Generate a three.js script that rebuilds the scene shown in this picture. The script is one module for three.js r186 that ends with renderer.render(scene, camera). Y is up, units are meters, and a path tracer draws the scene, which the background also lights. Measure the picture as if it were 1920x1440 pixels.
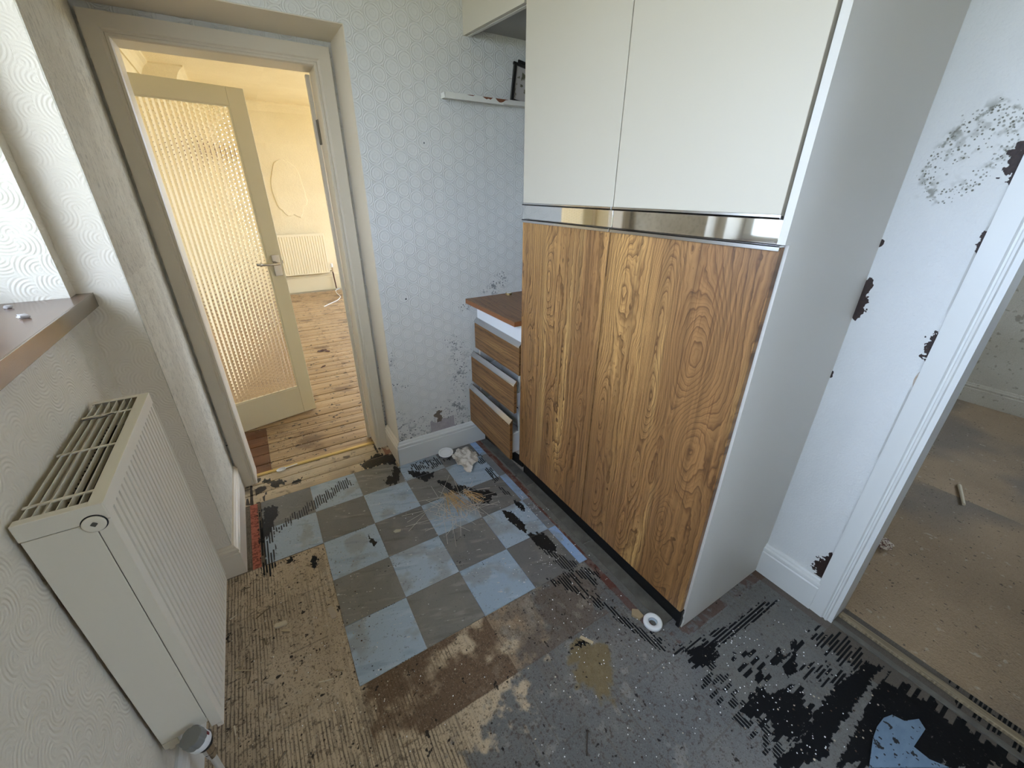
import * as THREE from 'three';
import { mergeGeometries } from 'three/addons/utils/BufferGeometryUtils.js';
import { RoundedBoxGeometry } from 'three/addons/geometries/RoundedBoxGeometry.js';

// ------------------------------------------------------------------ camera, sky, exposure
const scene = new THREE.Scene();
const camera = new THREE.PerspectiveCamera(2 * Math.atan(720 / 761.56) * 180 / Math.PI, 1920 / 1440, 0.02, 100);
camera.rotation.order = 'YXZ';
camera.position.set(-0.4804, 1.4407, 1.9867);
camera.rotation.set(-0.4444, -0.5542, 0.0058);
scene.add(camera);
const renderer = new THREE.WebGLRenderer({ antialias: true });
renderer.toneMapping = THREE.LinearToneMapping;
renderer.toneMappingExposure = 8.9;
renderer.shadowMap.enabled = true;
scene.background = new THREE.Color().setRGB(0.76, 0.95, 1.27);       // even, blue daylight sky
const sun = new THREE.DirectionalLight(new THREE.Color().setRGB(1.0, 0.87, 0.64), 5);   // comes from behind the far room, enters by the added far window only
sun.position.set(0, 7.2, -13.5); sun.target.position.set(0, 0, -4.9); sun.castShadow = true; sun.shadow.radius = 1; sun.shadow.mapSize.set(2048, 2048);
Object.assign(sun.shadow.camera, { left: -7, right: 7, top: 7, bottom: -7, near: 0.5, far: 40 });
scene.add(sun, sun.target);

// ------------------------------------------------------------------ helpers: noise
let seed0 = 7;
const rnd = () => { seed0 = (seed0 * 1664525 + 1013904223) >>> 0; return seed0 / 4294967296; };
const R = (a, b) => a + (b - a) * rnd();
function hash(ix, iy, s) {
  let h = (ix * 374761393 + iy * 668265263 + s * 974634721) | 0;
  h = Math.imul(h ^ (h >>> 13), 1274126177); h ^= h >>> 16;
  return (h >>> 0) / 4294967296;
}
function vn(x, y, s = 0) {
  const ix = Math.floor(x), iy = Math.floor(y); let fx = x - ix, fy = y - iy;
  fx = fx * fx * (3 - 2 * fx); fy = fy * fy * (3 - 2 * fy);
  const a = hash(ix, iy, s), b = hash(ix + 1, iy, s), c = hash(ix, iy + 1, s), d = hash(ix + 1, iy + 1, s);
  return a + (b - a) * fx + (c - a) * fy + (a - b - c + d) * fx * fy;
}
function fbm(x, y, o = 4, s = 0) { let v = 0, a = 0.5, t = 0; for (let i = 0; i < o; i++) { v += a * vn(x, y, s + i * 17); t += a; x *= 2.03; y *= 2.03; a *= 0.5; } return v / t; }
const clamp = (x, a = 0, b = 1) => Math.min(b, Math.max(a, x));
const smooth = (a, b, x) => { const t = clamp((x - a) / (b - a)); return t * t * (3 - 2 * t); };
const mix = (a, b, t) => a + (b - a) * t;
const mix3 = (a, b, t) => [mix(a[0], b[0], t), mix(a[1], b[1], t), mix(a[2], b[2], t)];
function inPoly(p, x, y) {
  let c = false;
  for (let i = 0, j = p.length - 1; i < p.length; j = i++) if ((p[i][1] > y) !== (p[j][1] > y) && x < (p[j][0] - p[i][0]) * (y - p[i][1]) / (p[j][1] - p[i][1]) + p[i][0]) c = !c;
  return c;
}
const withBox = (list) => list.map((p) => ({ p, x0: Math.min(...p.map((q) => q[0])) - 0.015, x1: Math.max(...p.map((q) => q[0])) + 0.015, z0: Math.min(...p.map((q) => q[1])) - 0.015, z1: Math.max(...p.map((q) => q[1])) + 0.015 }));
const hit = (list, x, z) => { for (let i = 0; i < list.length; i++) { const b = list[i]; if (x > b.x0 && x < b.x1 && z > b.z0 && z < b.z1 && inPoly(b.p, x, z)) return i; } return -1; };

// ------------------------------------------------------------------ helpers: textures (uv are metres; fit() places a picture on its own piece of wall or floor)
function tex(w, h, f, srgb) {                        // f(u, v, out) with u, v in 0..1; out = r, g, b in 0..255
  const d = new Uint8Array(w * h * 4), o = [0, 0, 0];
  for (let j = 0; j < h; j++) for (let i = 0; i < w; i++) {
    f((i + 0.5) / w, (j + 0.5) / h, o); const k = 4 * (j * w + i);
    d[k] = clamp(o[0], 0, 255); d[k + 1] = clamp(o[1], 0, 255); d[k + 2] = clamp(o[2], 0, 255); d[k + 3] = 255;
  }
  const t = new THREE.DataTexture(d, w, h, THREE.RGBAFormat);
  t.magFilter = THREE.LinearFilter; t.minFilter = THREE.LinearFilter; t.wrapS = t.wrapT = THREE.RepeatWrapping;
  if (srgb) t.colorSpace = THREE.SRGBColorSpace;
  t.needsUpdate = true; return t;
}
const grey = (w, h, f) => tex(w, h, (u, v, o) => { o[0] = o[1] = o[2] = 255 * f(u, v); });
function rep(t, w, h) { t.repeat.set(1 / w, 1 / h); return t; }
function fit(t, x0, y0, w, h) { t.wrapS = t.wrapT = THREE.ClampToEdgeWrapping; t.repeat.set(1 / w, 1 / h); t.offset.set(-x0 / w, -y0 / h); return t; }
const std = (p) => new THREE.MeshStandardMaterial({ roughness: 0.6, ...p });
const rgb = (r, g, b) => new THREE.Color(`rgb(${r},${g},${b})`);

// ------------------------------------------------------------------ helpers: geometry
function boxUV(g) {                                  // uv in metres, by the way each face points
  g = g.index ? g.toNonIndexed() : g;
  const p = g.attributes.position, uv = new Float32Array(p.count * 2), a = new THREE.Vector3(), b = new THREE.Vector3(), c = new THREE.Vector3();
  for (let i = 0; i < p.count; i += 3) {
    a.fromBufferAttribute(p, i); b.fromBufferAttribute(p, i + 1); c.fromBufferAttribute(p, i + 2);
    const n = b.clone().sub(a).cross(c.clone().sub(a)), x = Math.abs(n.x), y = Math.abs(n.y), z = Math.abs(n.z);
    [a, b, c].forEach((q, k) => { const o = 2 * (i + k); if (x >= y && x >= z) { uv[o] = q.z; uv[o + 1] = q.y; } else if (y >= z) { uv[o] = q.x; uv[o + 1] = q.z; } else { uv[o] = q.x; uv[o + 1] = q.y; } });
  }
  g.setAttribute('uv', new THREE.BufferAttribute(uv, 2));
  return g;
}
const plain = (g) => { g = g.index ? g.toNonIndexed() : g; for (const k of Object.keys(g.attributes)) if (!['position', 'normal', 'uv'].includes(k)) g.deleteAttribute(k); return g; };
function bx(x0, x1, y0, y1, z0, z1, r = 0) {
  const w = x1 - x0, h = y1 - y0, d = z1 - z0;
  const g = r ? new RoundedBoxGeometry(w, h, d, 2, Math.min(r, w / 2.01, h / 2.01, d / 2.01)) : new THREE.BoxGeometry(w, h, d);
  return g.translate((x0 + x1) / 2, (y0 + y1) / 2, (z0 + z1) / 2);
}
function cyl(r0, r1, a, b, n = 20) {                 // a rod from a (radius r0) to b (radius r1)
  const A = new THREE.Vector3(...a), B = new THREE.Vector3(...b), d = B.clone().sub(A);
  const g = new THREE.CylinderGeometry(r1, r0, d.length(), n).translate(0, d.length() / 2, 0);
  g.applyQuaternion(new THREE.Quaternion().setFromUnitVectors(new THREE.Vector3(0, 1, 0), d.normalize()));
  return g.translate(...a);
}
function lathe(pts, n = 32) { return new THREE.LatheGeometry(pts.map((p) => new THREE.Vector2(p[0], p[1])), n); }
function tube(pts, r, n = 24, m = 8) { return new THREE.TubeGeometry(new THREE.CatmullRomCurve3(pts.map((p) => new THREE.Vector3(...p))), n, r, m); }
function sweep(prof, A, B, U, V, m0 = 0, m1 = 0) {    // a moulding: profile (u, v) from A to B; m0, m1 mitre the ends by u (1 longer, -1 shorter), 'v' pairs by v
  A = new THREE.Vector3(...A); B = new THREE.Vector3(...B); U = new THREE.Vector3(...U); V = new THREE.Vector3(...V);
  const D = B.clone().sub(A).normalize(), pos = [], n = prof.length;
  const at = (p, end) => (end ? B : A).clone().addScaledVector(U, p[0]).addScaledVector(V, p[1]).addScaledVector(D, (end ? 1 : -1) * (end ? m1 : m0) * p[0]);
  const push = (...v) => v.forEach((q) => pos.push(q.x, q.y, q.z));
  for (let i = 0; i < n; i++) { const p = prof[i], q = prof[(i + 1) % n], a = at(p, 0), b = at(q, 0), c = at(q, 1), d = at(p, 1); push(a, b, c, a, c, d); }
  const tri = THREE.ShapeUtils.triangulateShape(prof.map((p) => new THREE.Vector2(p[0], p[1])), []);
  for (const t of tri) { push(...t.map((i) => at(prof[i], 0))); push(...t.map((i) => at(prof[i], 1)).reverse()); }
  const g = new THREE.BufferGeometry(); g.setAttribute('position', new THREE.Float32BufferAttribute(pos, 3)); g.computeVertexNormals();
  return g;
}
function slabShape(pts, y0, y1, jitter = 0) {         // a flat piece with the outline pts (x, z), lying between two heights
  const s = new THREE.Shape(pts.map((p) => new THREE.Vector2(p[0] + R(-jitter, jitter), -p[1] + R(-jitter, jitter))));
  return new THREE.ExtrudeGeometry(s, { depth: y1 - y0, bevelEnabled: false }).rotateX(-Math.PI / 2).translate(0, y0, 0);
}
const taken = {};
function numbered(n) { if (!(n in taken)) { taken[n] = 0; return n; } return `${n}_${String(++taken[n]).padStart(3, '0')}`; }
function obj(name, geos, mat, parent = scene) {
  const list = (Array.isArray(geos) ? geos : [geos]).map((g) => plain(g));
  let g = list.length > 1 ? mergeGeometries(list.map((q) => { if (!q.attributes.uv) q.setAttribute('uv', new THREE.Float32BufferAttribute(new Float32Array(q.attributes.position.count * 2), 2)); return q; })) : list[0];
  g = boxUV(g);
  const m = new THREE.Mesh(g, mat); m.castShadow = m.receiveShadow = true;
  m.name = parent === scene ? numbered(name) : kid(parent, name);
  parent.add(m); return m;
}
function kid(parent, name) { const k = parent.children.filter((c) => c.name === name || c.name.startsWith(name + '_0')).length; return k ? `${name}_${String(k).padStart(3, '0')}` : name; }
function struct(name, geos, mat) { const m = obj(name, geos, mat); m.userData.kind = 'structure'; return m; }
function grp(name, parent) { const g = new THREE.Group(); g.name = parent ? kid(parent, name) : numbered(name); (parent || scene).add(g); return g; }
function thing(name, label, category, pos = [0, 0, 0], turn = 0, group) {
  const g = grp(name); g.position.set(...pos); g.rotation.y = turn; g.userData = { label, category }; if (group) g.userData.group = group; return g;
}
function tag(o, label, category, group) { o.userData.label = label; o.userData.category = category; if (group) o.userData.group = group; return o; }

// ------------------------------------------------------------------ what lies on the kitchen floor (x, z in metres): bitumen, trowel ridges
const BLOB= [[[-0.71,-0.009],[-0.648,0.026],[-0.65,0.075],[-0.671,0.131],[-0.684,0.181],[-0.723,0.252],[-0.733,0.226],[-0.729,0.16],[-0.708,0.101]],[[-0.051,-0.008],[-0.027,0.034],[-0.072,0.151],[-0.117,0.176],[-0.142,0.118],[-0.114,0.096],[-0.079,0.068]],[[0.012,0.089],[0.036,0.11],[0.07,0.151],[0.125,0.182],[0.103,0.218],[0.049,0.233],[0.044,0.182],[0.004,0.161],[-0.004,0.123]],[[0.109,0.264],[0.144,0.264],[0.16,0.3],[0.159,0.357],[0.193,0.343],[0.228,0.388],[0.27,0.446],[0.313,0.472],[0.34,0.527],[0.297,0.527],[0.267,0.556],[0.248,0.54],[0.227,0.474],[0.189,0.441],[0.154,0.398],[0.134,0.352],[0.116,0.314]],[[0.294,0.647],[0.332,0.67],[0.341,0.722],[0.342,0.778],[0.325,0.824],[0.301,0.805],[0.3,0.743],[0.29,0.672]],[[0.389,0.602],[0.404,0.634],[0.415,0.681],[0.384,0.7],[0.377,0.643]],[[0.321,0.83],[0.389,0.863],[0.39,0.917],[0.394,0.96],[0.368,0.983],[0.341,0.966],[0.323,0.909],[0.319,0.858]],[[0.385,0.308],[0.388,0.348],[0.391,0.411],[0.381,0.381]],[[-0.548,0.44],[-0.527,0.483],[-0.54,0.522],[-0.559,0.493]],[[-0.645,0.393],[-0.614,0.424],[-0.613,0.448],[-0.637,0.428]],[[-0.31,0.463],[-0.284,0.499],[-0.297,0.531],[-0.312,0.524]],[[-0.703,-0.261],[-0.613,-0.197],[-0.589,-0.153],[-0.654,-0.147],[-0.691,-0.216]],[[-0.559,-0.164],[-0.518,-0.149],[-0.527,-0.107],[-0.573,-0.125]],[[-0.22,-0.121],[-0.096,-0.169],[-0.009,-0.105],[-0.038,-0.011],[-0.096,-0.046],[-0.193,-0.052]],[[0.476,1.56],[0.616,1.603],[0.55,1.628],[0.485,1.639],[0.472,1.593]],[[0.649,1.645],[0.675,1.689],[0.659,1.727],[0.625,1.779],[0.688,1.824],[0.684,1.863],[0.657,1.889],[0.584,1.899],[0.519,1.885],[0.508,1.855],[0.513,1.804],[0.507,1.755],[0.603,1.766]],[[0.86,1.887],[1.003,1.909],[1.001,1.939],[0.848,1.944],[0.721,1.944],[0.627,1.945],[0.544,1.961],[0.445,1.9],[0.491,1.891],[0.576,1.903],[0.654,1.89],[0.746,1.888]],[[0.738,1.72],[0.778,1.732],[0.766,1.756],[0.719,1.759],[0.707,1.739]],[[0.864,1.737],[0.838,1.772],[0.773,1.796],[0.728,1.793],[0.757,1.763],[0.813,1.749]],[[0.99,1.963],[1.013,2.017],[1.029,2.078],[1.028,2.135],[1.058,2.255],[1.031,2.259],[0.593,1.991],[0.672,1.979],[0.806,1.97],[0.878,1.955]],[[0.177,1.333],[0.222,1.354],[0.222,1.382]]] ;
const HATCH= [[[-0.74,-0.011],[-0.662,0.029],[-0.688,0.471],[-0.736,0.452]],[[-0.68,0.19],[-0.514,0.086],[-0.303,-0.028],[-0.285,0.04],[-0.496,0.153],[-0.663,0.228]],[[0.036,0.039],[0.172,0.054],[0.271,0.071],[0.247,0.126],[0.148,0.133],[0.021,0.113]],[[0.43,0.168],[0.415,0.395],[0.396,0.577],[0.368,0.528],[0.376,0.384],[0.385,0.223]],[[0.323,0.909],[0.372,0.985],[0.416,1.093],[0.355,1.098],[0.327,1.003]],[[0.318,1.082],[0.469,1.146],[0.378,1.246],[0.338,1.222],[0.333,1.125]],[[0.473,1.533],[0.71,1.59],[0.94,1.592],[0.94,1.624],[0.769,1.626],[0.565,1.606],[0.468,1.579]],[[0.935,1.745],[1.002,1.777],[1.009,1.877],[0.999,1.911],[0.915,1.883],[0.901,1.827]],[[0.498,1.597],[0.529,1.647],[0.501,1.745],[0.492,1.828],[0.485,1.924],[0.445,1.9],[0.47,1.777],[0.471,1.671]],[[0.779,1.792],[0.856,1.847],[0.885,1.895],[0.808,1.891],[0.761,1.827]],[[0.252,1.074],[0.353,1.117],[0.448,1.52],[0.449,1.555],[0.417,1.501],[0.367,1.305]],[[1.146,2.062],[1.161,2.155],[1.184,2.233],[1.108,2.246],[1.081,2.145]],[[0.654,1.79],[0.672,1.869],[0.629,1.912],[0.576,1.879]]] ;
const REMNANT= [[0.841,2.005],[0.873,2.015],[0.885,2.041],[0.929,2.062],[0.912,2.082],[0.828,2.08],[0.829,2.114],[0.852,2.149],[0.662,2.033],[0.752,2.01],[0.799,2.004]] ;

const blobs = withBox(BLOB), hatches = withBox(HATCH);
const ALONG_X = new Set([6, 7, 9, 11, 12]);
function black(x, z) {                                // 0..1, how much black bitumen there is
  let jx = x + (fbm(x * 90, z * 90, 3, 3) - 0.5) * 0.022, jz = z + (fbm(x * 90, z * 90, 3, 9) - 0.5) * 0.022;
  // the edges end in the teeth of the trowel: along x by the cupboard, along z on the tiles
  if (x > 0.44 && z > 1.45) jx += (hash(Math.floor(z / 0.0105), 3, 181) - 0.5) * 0.075; else jz += (hash(Math.floor(x / 0.009), 3, 182) - 0.5) * 0.028;
  if (hit(blobs, jx, jz) >= 0) return vn(x * 260, z * 260, 31) > 0.93 && vn(x * 40, z * 40, 5) > 0.4 ? 0.3 : 1;
  const k = hit(hatches, jx, jz);
  if (k >= 0) {
    const along = ALONG_X.has(k), s = along ? z : x, t = along ? x : z;
    const row = Math.floor(s / 0.0105), f = s / 0.0105 - row;
    const keep = vn(t * 38 + row * 7.3, row * 3.1, 41) * 0.6 + vn(x * 22, z * 22, 43) * 0.5;
    if (keep > (k >= 6 ? 0.31 : 0.42) && f > 0.28 && f < 0.86) return 1;
  }
  const sp = vn(x * 190, z * 190, 77) * 0.6 + vn(x * 16, z * 16, 78) * 0.5;
  return sp > 1.01 ? 0.9 : 0;
}
function dots(x, y, cell, sd, chance) {              // small round spots of mould: 0..1
  const ix = Math.floor(x / cell), iy = Math.floor(y / cell); let m = 0;
  for (let a = -1; a <= 1; a++) for (let b = -1; b <= 1; b++) {
    const k = ix + a, l = iy + b; if (hash(k, l, sd) > chance) continue;
    const d = Math.hypot(x - (k + hash(k, l, sd + 1)) * cell, y - (l + hash(k, l, sd + 2)) * cell), q = cell * (0.18 + 0.42 * hash(k, l, sd + 3));
    m = Math.max(m, smooth(q, q * 0.45, d) * (0.4 + 0.6 * hash(k, l, sd + 4)));
  }
  return m;
}
// ------------------------------------------------------------------ materials
// embossed wallpaper: staggered chains of rings
const ringH = (x, y, s = 1) => {                     // x, y in cells
  let best = 9;
  for (let k = 0; k < 2; k++) {
    const ox = k * 0.5, oy = k * 0.5, cx = Math.round(x - ox) + ox, cy = Math.round(y - oy) + oy;
    best = Math.min(best, Math.hypot((x - cx) * 0.112, (y - cy) * 0.064) / 0.036);
  }
  const line = (c, w) => Math.exp(-(((best - c) / w) ** 2));
  return clamp(line(0.93, 0.055) + 0.9 * line(0.7, 0.055) + 0.35 * line(0.36, 0.06));
};
const ringBump = rep(grey(1024, 1024, (u, v) => {
  const x = u * 4, y = v * 4, w = (vn(u * 12, v * 12, 3) - 0.5) * 0.03;
  return 0.12 + 0.7 * ringH(x + w, y + w) + 0.06 * hash(Math.floor(u * 512), Math.floor(v * 512), 2);
}), 0.448, 0.256);
// wallpaper with combed fans, on the window wall
const fanBump = rep(grey(512, 512, (u, v) => {
  const x = u * 7, y = v * 7, j = Math.floor(y), k = Math.floor(x + (j % 2) * 0.5), fx = x + (j % 2) * 0.5 - k - 0.5, fy = y - j - 0.5;
  const a = hash(((k % 7) + 7) % 7, j % 7, 5) * 6.28, px = fx * Math.cos(a) - fy * Math.sin(a), py = fx * Math.sin(a) + fy * Math.cos(a);
  const r = Math.hypot(px, py + 0.45);
  return clamp(0.35 + 0.42 * Math.sin(r * 37) * smooth(0.75, 0.3, Math.hypot(fx, fy)) + 0.3 * hash(Math.floor(u * 512), Math.floor(v * 512), 6));
}), 0.36, 0.36);
const roughBump = rep(grey(512, 512, (u, v) => { const s = 24; return 0.5 * vn(u * 128, v * 128, 8) + 0.5 * fbm(u * s, v * s, 3, 12); }), 0.5, 0.5);
function tile2(f, per = 1) { return f; }
// back wall paint with mould spots, peeled paper above the skirting
const MOULD = [[0.62, 0.95, 0.035, 0.9], [0.675, 0.99, 0.04, 0.7], [0.56, 0.94, 0.015, 0.5], [0.365, 0.67, 0.045, 0.5], [0.40, 0.60, 0.06, 0.4], [0.39, 0.485, 0.05, 0.75], [0.38, 0.40, 0.05, 0.4], [0.36, 0.27, 0.07, 0.75], [0.31, 0.2, 0.1, 0.55], [0.0, 0.25, 0.07, 0.6], [0.05, 0.17, 0.1, 0.5], [0.15, 0.16, 0.1, 0.35], [0.45, 0.87, 0.03, 0.4], [0.03, 0.5, 0.05, 0.25], [0.0, 0.62, 0.05, 0.3]];
const backMap = fit(tex(1024, 2048, (u, v, o) => {
  const x = -0.06 + u * 1.12, y = v * 2.4;
  const n = fbm(x * 5, y * 5, 4, 20), g = hash(Math.floor(u * 1024), Math.floor(v * 2048), 4);
  let c = mix3([212, 210, 203], [220, 217, 209], n); c = c.map((q) => q + (g - 0.5) * 5);
  let m = 0;
  for (const [mx, my, r, a] of MOULD) { const d = Math.hypot(x - mx, (y - my)) / r; if (d < 1.6) m = Math.max(m, 0.55 * a * (1.25 - d * 0.8) * smooth(0.55, 0.75, fbm(x * 60, y * 60, 4, 33)), d < 1.4 ? 0.8 * dots(x, y, 0.008, 36, 0.5 * a * (1 - d * 0.65)) : 0); }
  if (y < 0.24) m = Math.max(m, 0.6 * smooth(0.24, 0.13, y) * smooth(0.56, 0.74, fbm(x * 60, y * 60, 4, 35)));
  c = mix3(c, [62, 66, 68], clamp(m * 1.15));
  const dx = x - 0.243 + (fbm(y * 40, x * 9, 3, 44) - 0.5) * 0.05, top = 0.275 + (fbm(x * 60, 1, 3, 45) - 0.5) * 0.03;
  if (y < top && y > 0.205 && Math.abs(dx) < 0.016) c = mix3([128, 112, 96], [95, 84, 74], fbm(x * 80, y * 80, 3, 46));
  else if (y < 0.21 + (fbm(x * 30, 5, 3, 47) - 0.5) * 0.08 && y > 0.14 && x > 0.19 && x < 0.34) c = mix3([188, 180, 180], [160, 152, 152], fbm(x * 50, y * 50, 3, 48));
  if (Math.hypot(x - 0.282, y - 1.63) < 0.0032 || Math.hypot(x - 0.125, y - 0.95) < 0.0045) c = [95, 95, 95];
  o[0] = c[0]; o[1] = c[1]; o[2] = c[2];
}, true), -0.06, 0, 1.12, 2.4);
// right wall: ring of mould and peeled spots (u = z, v = y)
const HOLES = [[1.503, 1.135, 0.018, 0.05], [1.505, 1.185, 0.014, 0.03], [1.705, 1.06, 0.024, 0.045], [1.706, 1.335, 0.016, 0.03], [1.708, 1.51, 0.035, 0.05], [1.706, 0.245, 0.02, 0.03], [1.70, 0.19, 0.04, 0.05], [1.70, 0.14, 0.03, 0.03], [1.5, 1.312, 0.006, 0.01], [1.5, 0.9, 0.005, 0.012], [1.706, 1.42, 0.006, 0.02]];
const rightMap = fit(tex(512, 2048, (u, v, o) => {
  const z = 1.49 + u * 0.26, y = v * 2.0;
  let c = mix3([221, 221, 217], [211, 211, 207], fbm(z * 9, y * 6, 4, 50)); const g = hash(Math.floor(u * 512), Math.floor(v * 2048), 51); c = c.map((q) => q + (g - 0.5) * 5);
  const dz = (z - 1.604) / 0.066, dy = (y - 1.527 - (z - 1.604) * 0.5) / 0.093, r = Math.hypot(dz, dy);
  let m = 0.9 * Math.exp(-(((r - 0.95) / 0.17) ** 2)) + (dy > -0.1 && r < 1 ? 0.45 : 0.1) * (r < 1 ? 1 : 0);
  m = Math.max(dots(z, y, 0.006, 52, m * 0.55) * 0.9, 0.5 * m * smooth(0.5, 0.75, fbm(z * 60, y * 60, 3, 56)));
  c = mix3(c, [88, 86, 72], clamp(m * 1.1));
  if (z > 1.692) c = mix3(c, [176, 174, 166], smooth(0.35, 0.7, fbm(z * 50, y * 9, 3, 55)) * 0.6);
  if (Math.hypot((z - 1.704) / 0.012, (y - 0.96) / 0.03) < 1) c = mix3(c, [150, 105, 60], 0.6 * fbm(z * 120, y * 120, 3, 57));
  for (const [hz, hy, a, b] of HOLES) if (Math.hypot((z - hz) / a, (y - hy) / b) + (fbm(z * 110, y * 110, 3, 58) - 0.5) * 1.1 < 1) c = mix3([54, 34, 26], [34, 22, 18], fbm(z * 200, y * 200, 2, 59));
  o[0] = c[0]; o[1] = c[1]; o[2] = c[2];
}, true), 1.49, 0, 0.26, 2.0);
// old beige wallpaper, worn in patches
const beigeMap = rep(tex(1024, 1024, (u, v, o) => {
  const x = u * 1.2, y = v * 1.2; let c = mix3([212, 203, 183], [200, 190, 169], smooth(0.35, 0.7, fbm(x * 9, y * 4, 4, 61)));
  c = mix3(c, [150, 140, 120], 0.42 * smooth(0.5, 0.8, fbm(x * 110, y * 60, 4, 62))); const g = hash(Math.floor(u * 1024), Math.floor(v * 1024), 63);
  for (let i = 0; i < 3; i++) o[i] = c[i] + (g - 0.5) * 14;
}, true), 1.2, 1.2);
const warmMap = rep(tex(512, 512, (u, v, o) => { const n = fbm(u * 8, v * 8, 5, 66), g = hash(Math.floor(u * 512), Math.floor(v * 512), 67); const c = mix3([246, 232, 198], [236, 220, 182], n); for (let i = 0; i < 3; i++) o[i] = c[i] + (g - 0.5) * 8; }, true), 2, 2);
const dirtyMap = rep(tex(512, 512, (u, v, o) => { const n = fbm(u * 9, v * 9, 5, 70), g = hash(Math.floor(u * 512), Math.floor(v * 512), 71); let c = mix3([196, 188, 168], [178, 168, 146], n); c = mix3(c, [120, 108, 90], 0.5 * smooth(0.72, 0.8, fbm(u * 60, v * 60, 3, 72))); for (let i = 0; i < 3; i++) o[i] = c[i] + (g - 0.5) * 10; }, true), 1.4, 1.4);
const M = {
  back: std({ map: backMap, bumpMap: ringBump, bumpScale: 0.0016, roughness: 0.62 }),
  fan: std({ color: rgb(222, 212, 193), bumpMap: fanBump, bumpScale: 0.0011, roughness: 0.55 }),
  pier: std({ color: rgb(226, 214, 194), bumpMap: fanBump, bumpScale: 0.0008, roughness: 0.6 }),
  beige: std({ map: beigeMap, bumpMap: roughBump, bumpScale: 0.0025, roughness: 0.75 }),
  right: std({ map: rightMap, bumpMap: roughBump, bumpScale: 0.0012, roughness: 0.6 }),
  white: std({ color: rgb(222, 210, 186), bumpMap: roughBump, bumpScale: 0.0008, roughness: 0.65 }),
  rearBounceTint: std({ color: rgb(138, 118, 88), bumpMap: roughBump, bumpScale: 0.0008, roughness: 0.7 }),  // unseen wall, colour darkened to cut and warm the bounced light
  gloss: std({ color: rgb(222, 219, 208), roughness: 0.32 }),
  cream: std({ color: rgb(220, 207, 184), roughness: 0.36 }),
  skirt: std({ color: rgb(218, 218, 213), roughness: 0.35 }),
  warm: std({ map: warmMap, bumpMap: roughBump, bumpScale: 0.002, roughness: 0.7 }),
  warmGloss: std({ color: rgb(242, 228, 192), roughness: 0.4 }),
  dirty: std({ map: dirtyMap, bumpMap: roughBump, bumpScale: 0.002, roughness: 0.8 }),
  rad: std({ color: rgb(230, 221, 202), roughness: 0.38 }),
  radDarkShade: std({ color: rgb(92, 88, 80), roughness: 0.6 }),  // dusty tone, darkened to paint in the shade between fins; also clip, socket
  alu: std({ color: rgb(205, 205, 205), metalness: 1, roughness: 0.2 }),
  mirror: std({ color: rgb(236, 236, 234), metalness: 1, roughness: 0.04 }),
  chrome: std({ color: rgb(200, 198, 196), metalness: 1, roughness: 0.16 }),
  brass: std({ color: rgb(206, 184, 132), metalness: 1, roughness: 0.4 }),
  blackPlastic: std({ color: rgb(16, 16, 18), roughness: 0.35 }),
  darkHole: std({ color: rgb(40, 27, 21), roughness: 0.9 }),
  whitePlastic: std({ color: rgb(232, 232, 230), roughness: 0.35 }),
  greyPlastic: std({ color: rgb(128, 128, 124), roughness: 0.45 }),
  red: std({ color: rgb(120, 45, 48), roughness: 0.5 }),
  laminate: std({ color: rgb(200, 191, 172), roughness: 0.42 }),
  side: std({ color: rgb(212, 207, 197), roughness: 0.4 }),
  glass: new THREE.MeshPhysicalMaterial({ color: 0xffffff, transmission: 1, thickness: 0, roughness: 0, ior: 1.5 }),
};
// teak laminate: contour lines of a stretched, knotted height field
function teak(u0, v0, knots, sc = 1) {
  return (x, y) => {
    const X = (x + u0) * sc, Y = (y + v0) * sc;
    const wx = X + (fbm(X * 5, Y * 1.6, 3, 81) - 0.5) * 0.05;
    let h = wx * 15 + 2.6 * fbm(wx * 6, Y * 0.75, 3, 80) + 0.5 * fbm(wx * 22, Y * 4.5, 3, 82);
    for (const [kx, ky, rx, ry, a] of knots) { const d = ((x - kx) / rx) ** 2 + ((y - ky) / ry) ** 2; if (d < 9) h += a * 1.5 * Math.exp(-d); }
    h += 0.16 * fbm(X * 70, Y * 40, 2, 85);
    const f = h * 2.7 - Math.floor(h * 2.7), line = Math.pow(f, 8) * smooth(1, 0.95, f);
    const f2 = h * 7.8 - Math.floor(h * 7.8), tone = smooth(0.3, 0.7, fbm(wx * 4, Y * 0.5, 3, 86));
    const pore = vn(X * 420, Y * 9, 87);
    let c = mix3([200, 154, 92], [148, 108, 66], tone);
    c = mix3(c, [222, 180, 112], 0.65 * smooth(0.55, 0.85, fbm(wx * 18, Y * 1.1, 2, 88)));
    c = mix3(c, [122, 86, 50], 0.45 * f * f);
    c = mix3(c, [62, 40, 24], 0.72 * line);
    c = mix3(c, [92, 58, 32], 0.34 * Math.pow(f2, 3));
    c = mix3(c, [80, 50, 28], 0.45 * smooth(0.72, 0.9, pore));
    const k = 0.88 + 0.24 * vn(X * 150, Y * 2.6, 91); return c.map((q) => q * k);
  };
}
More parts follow.
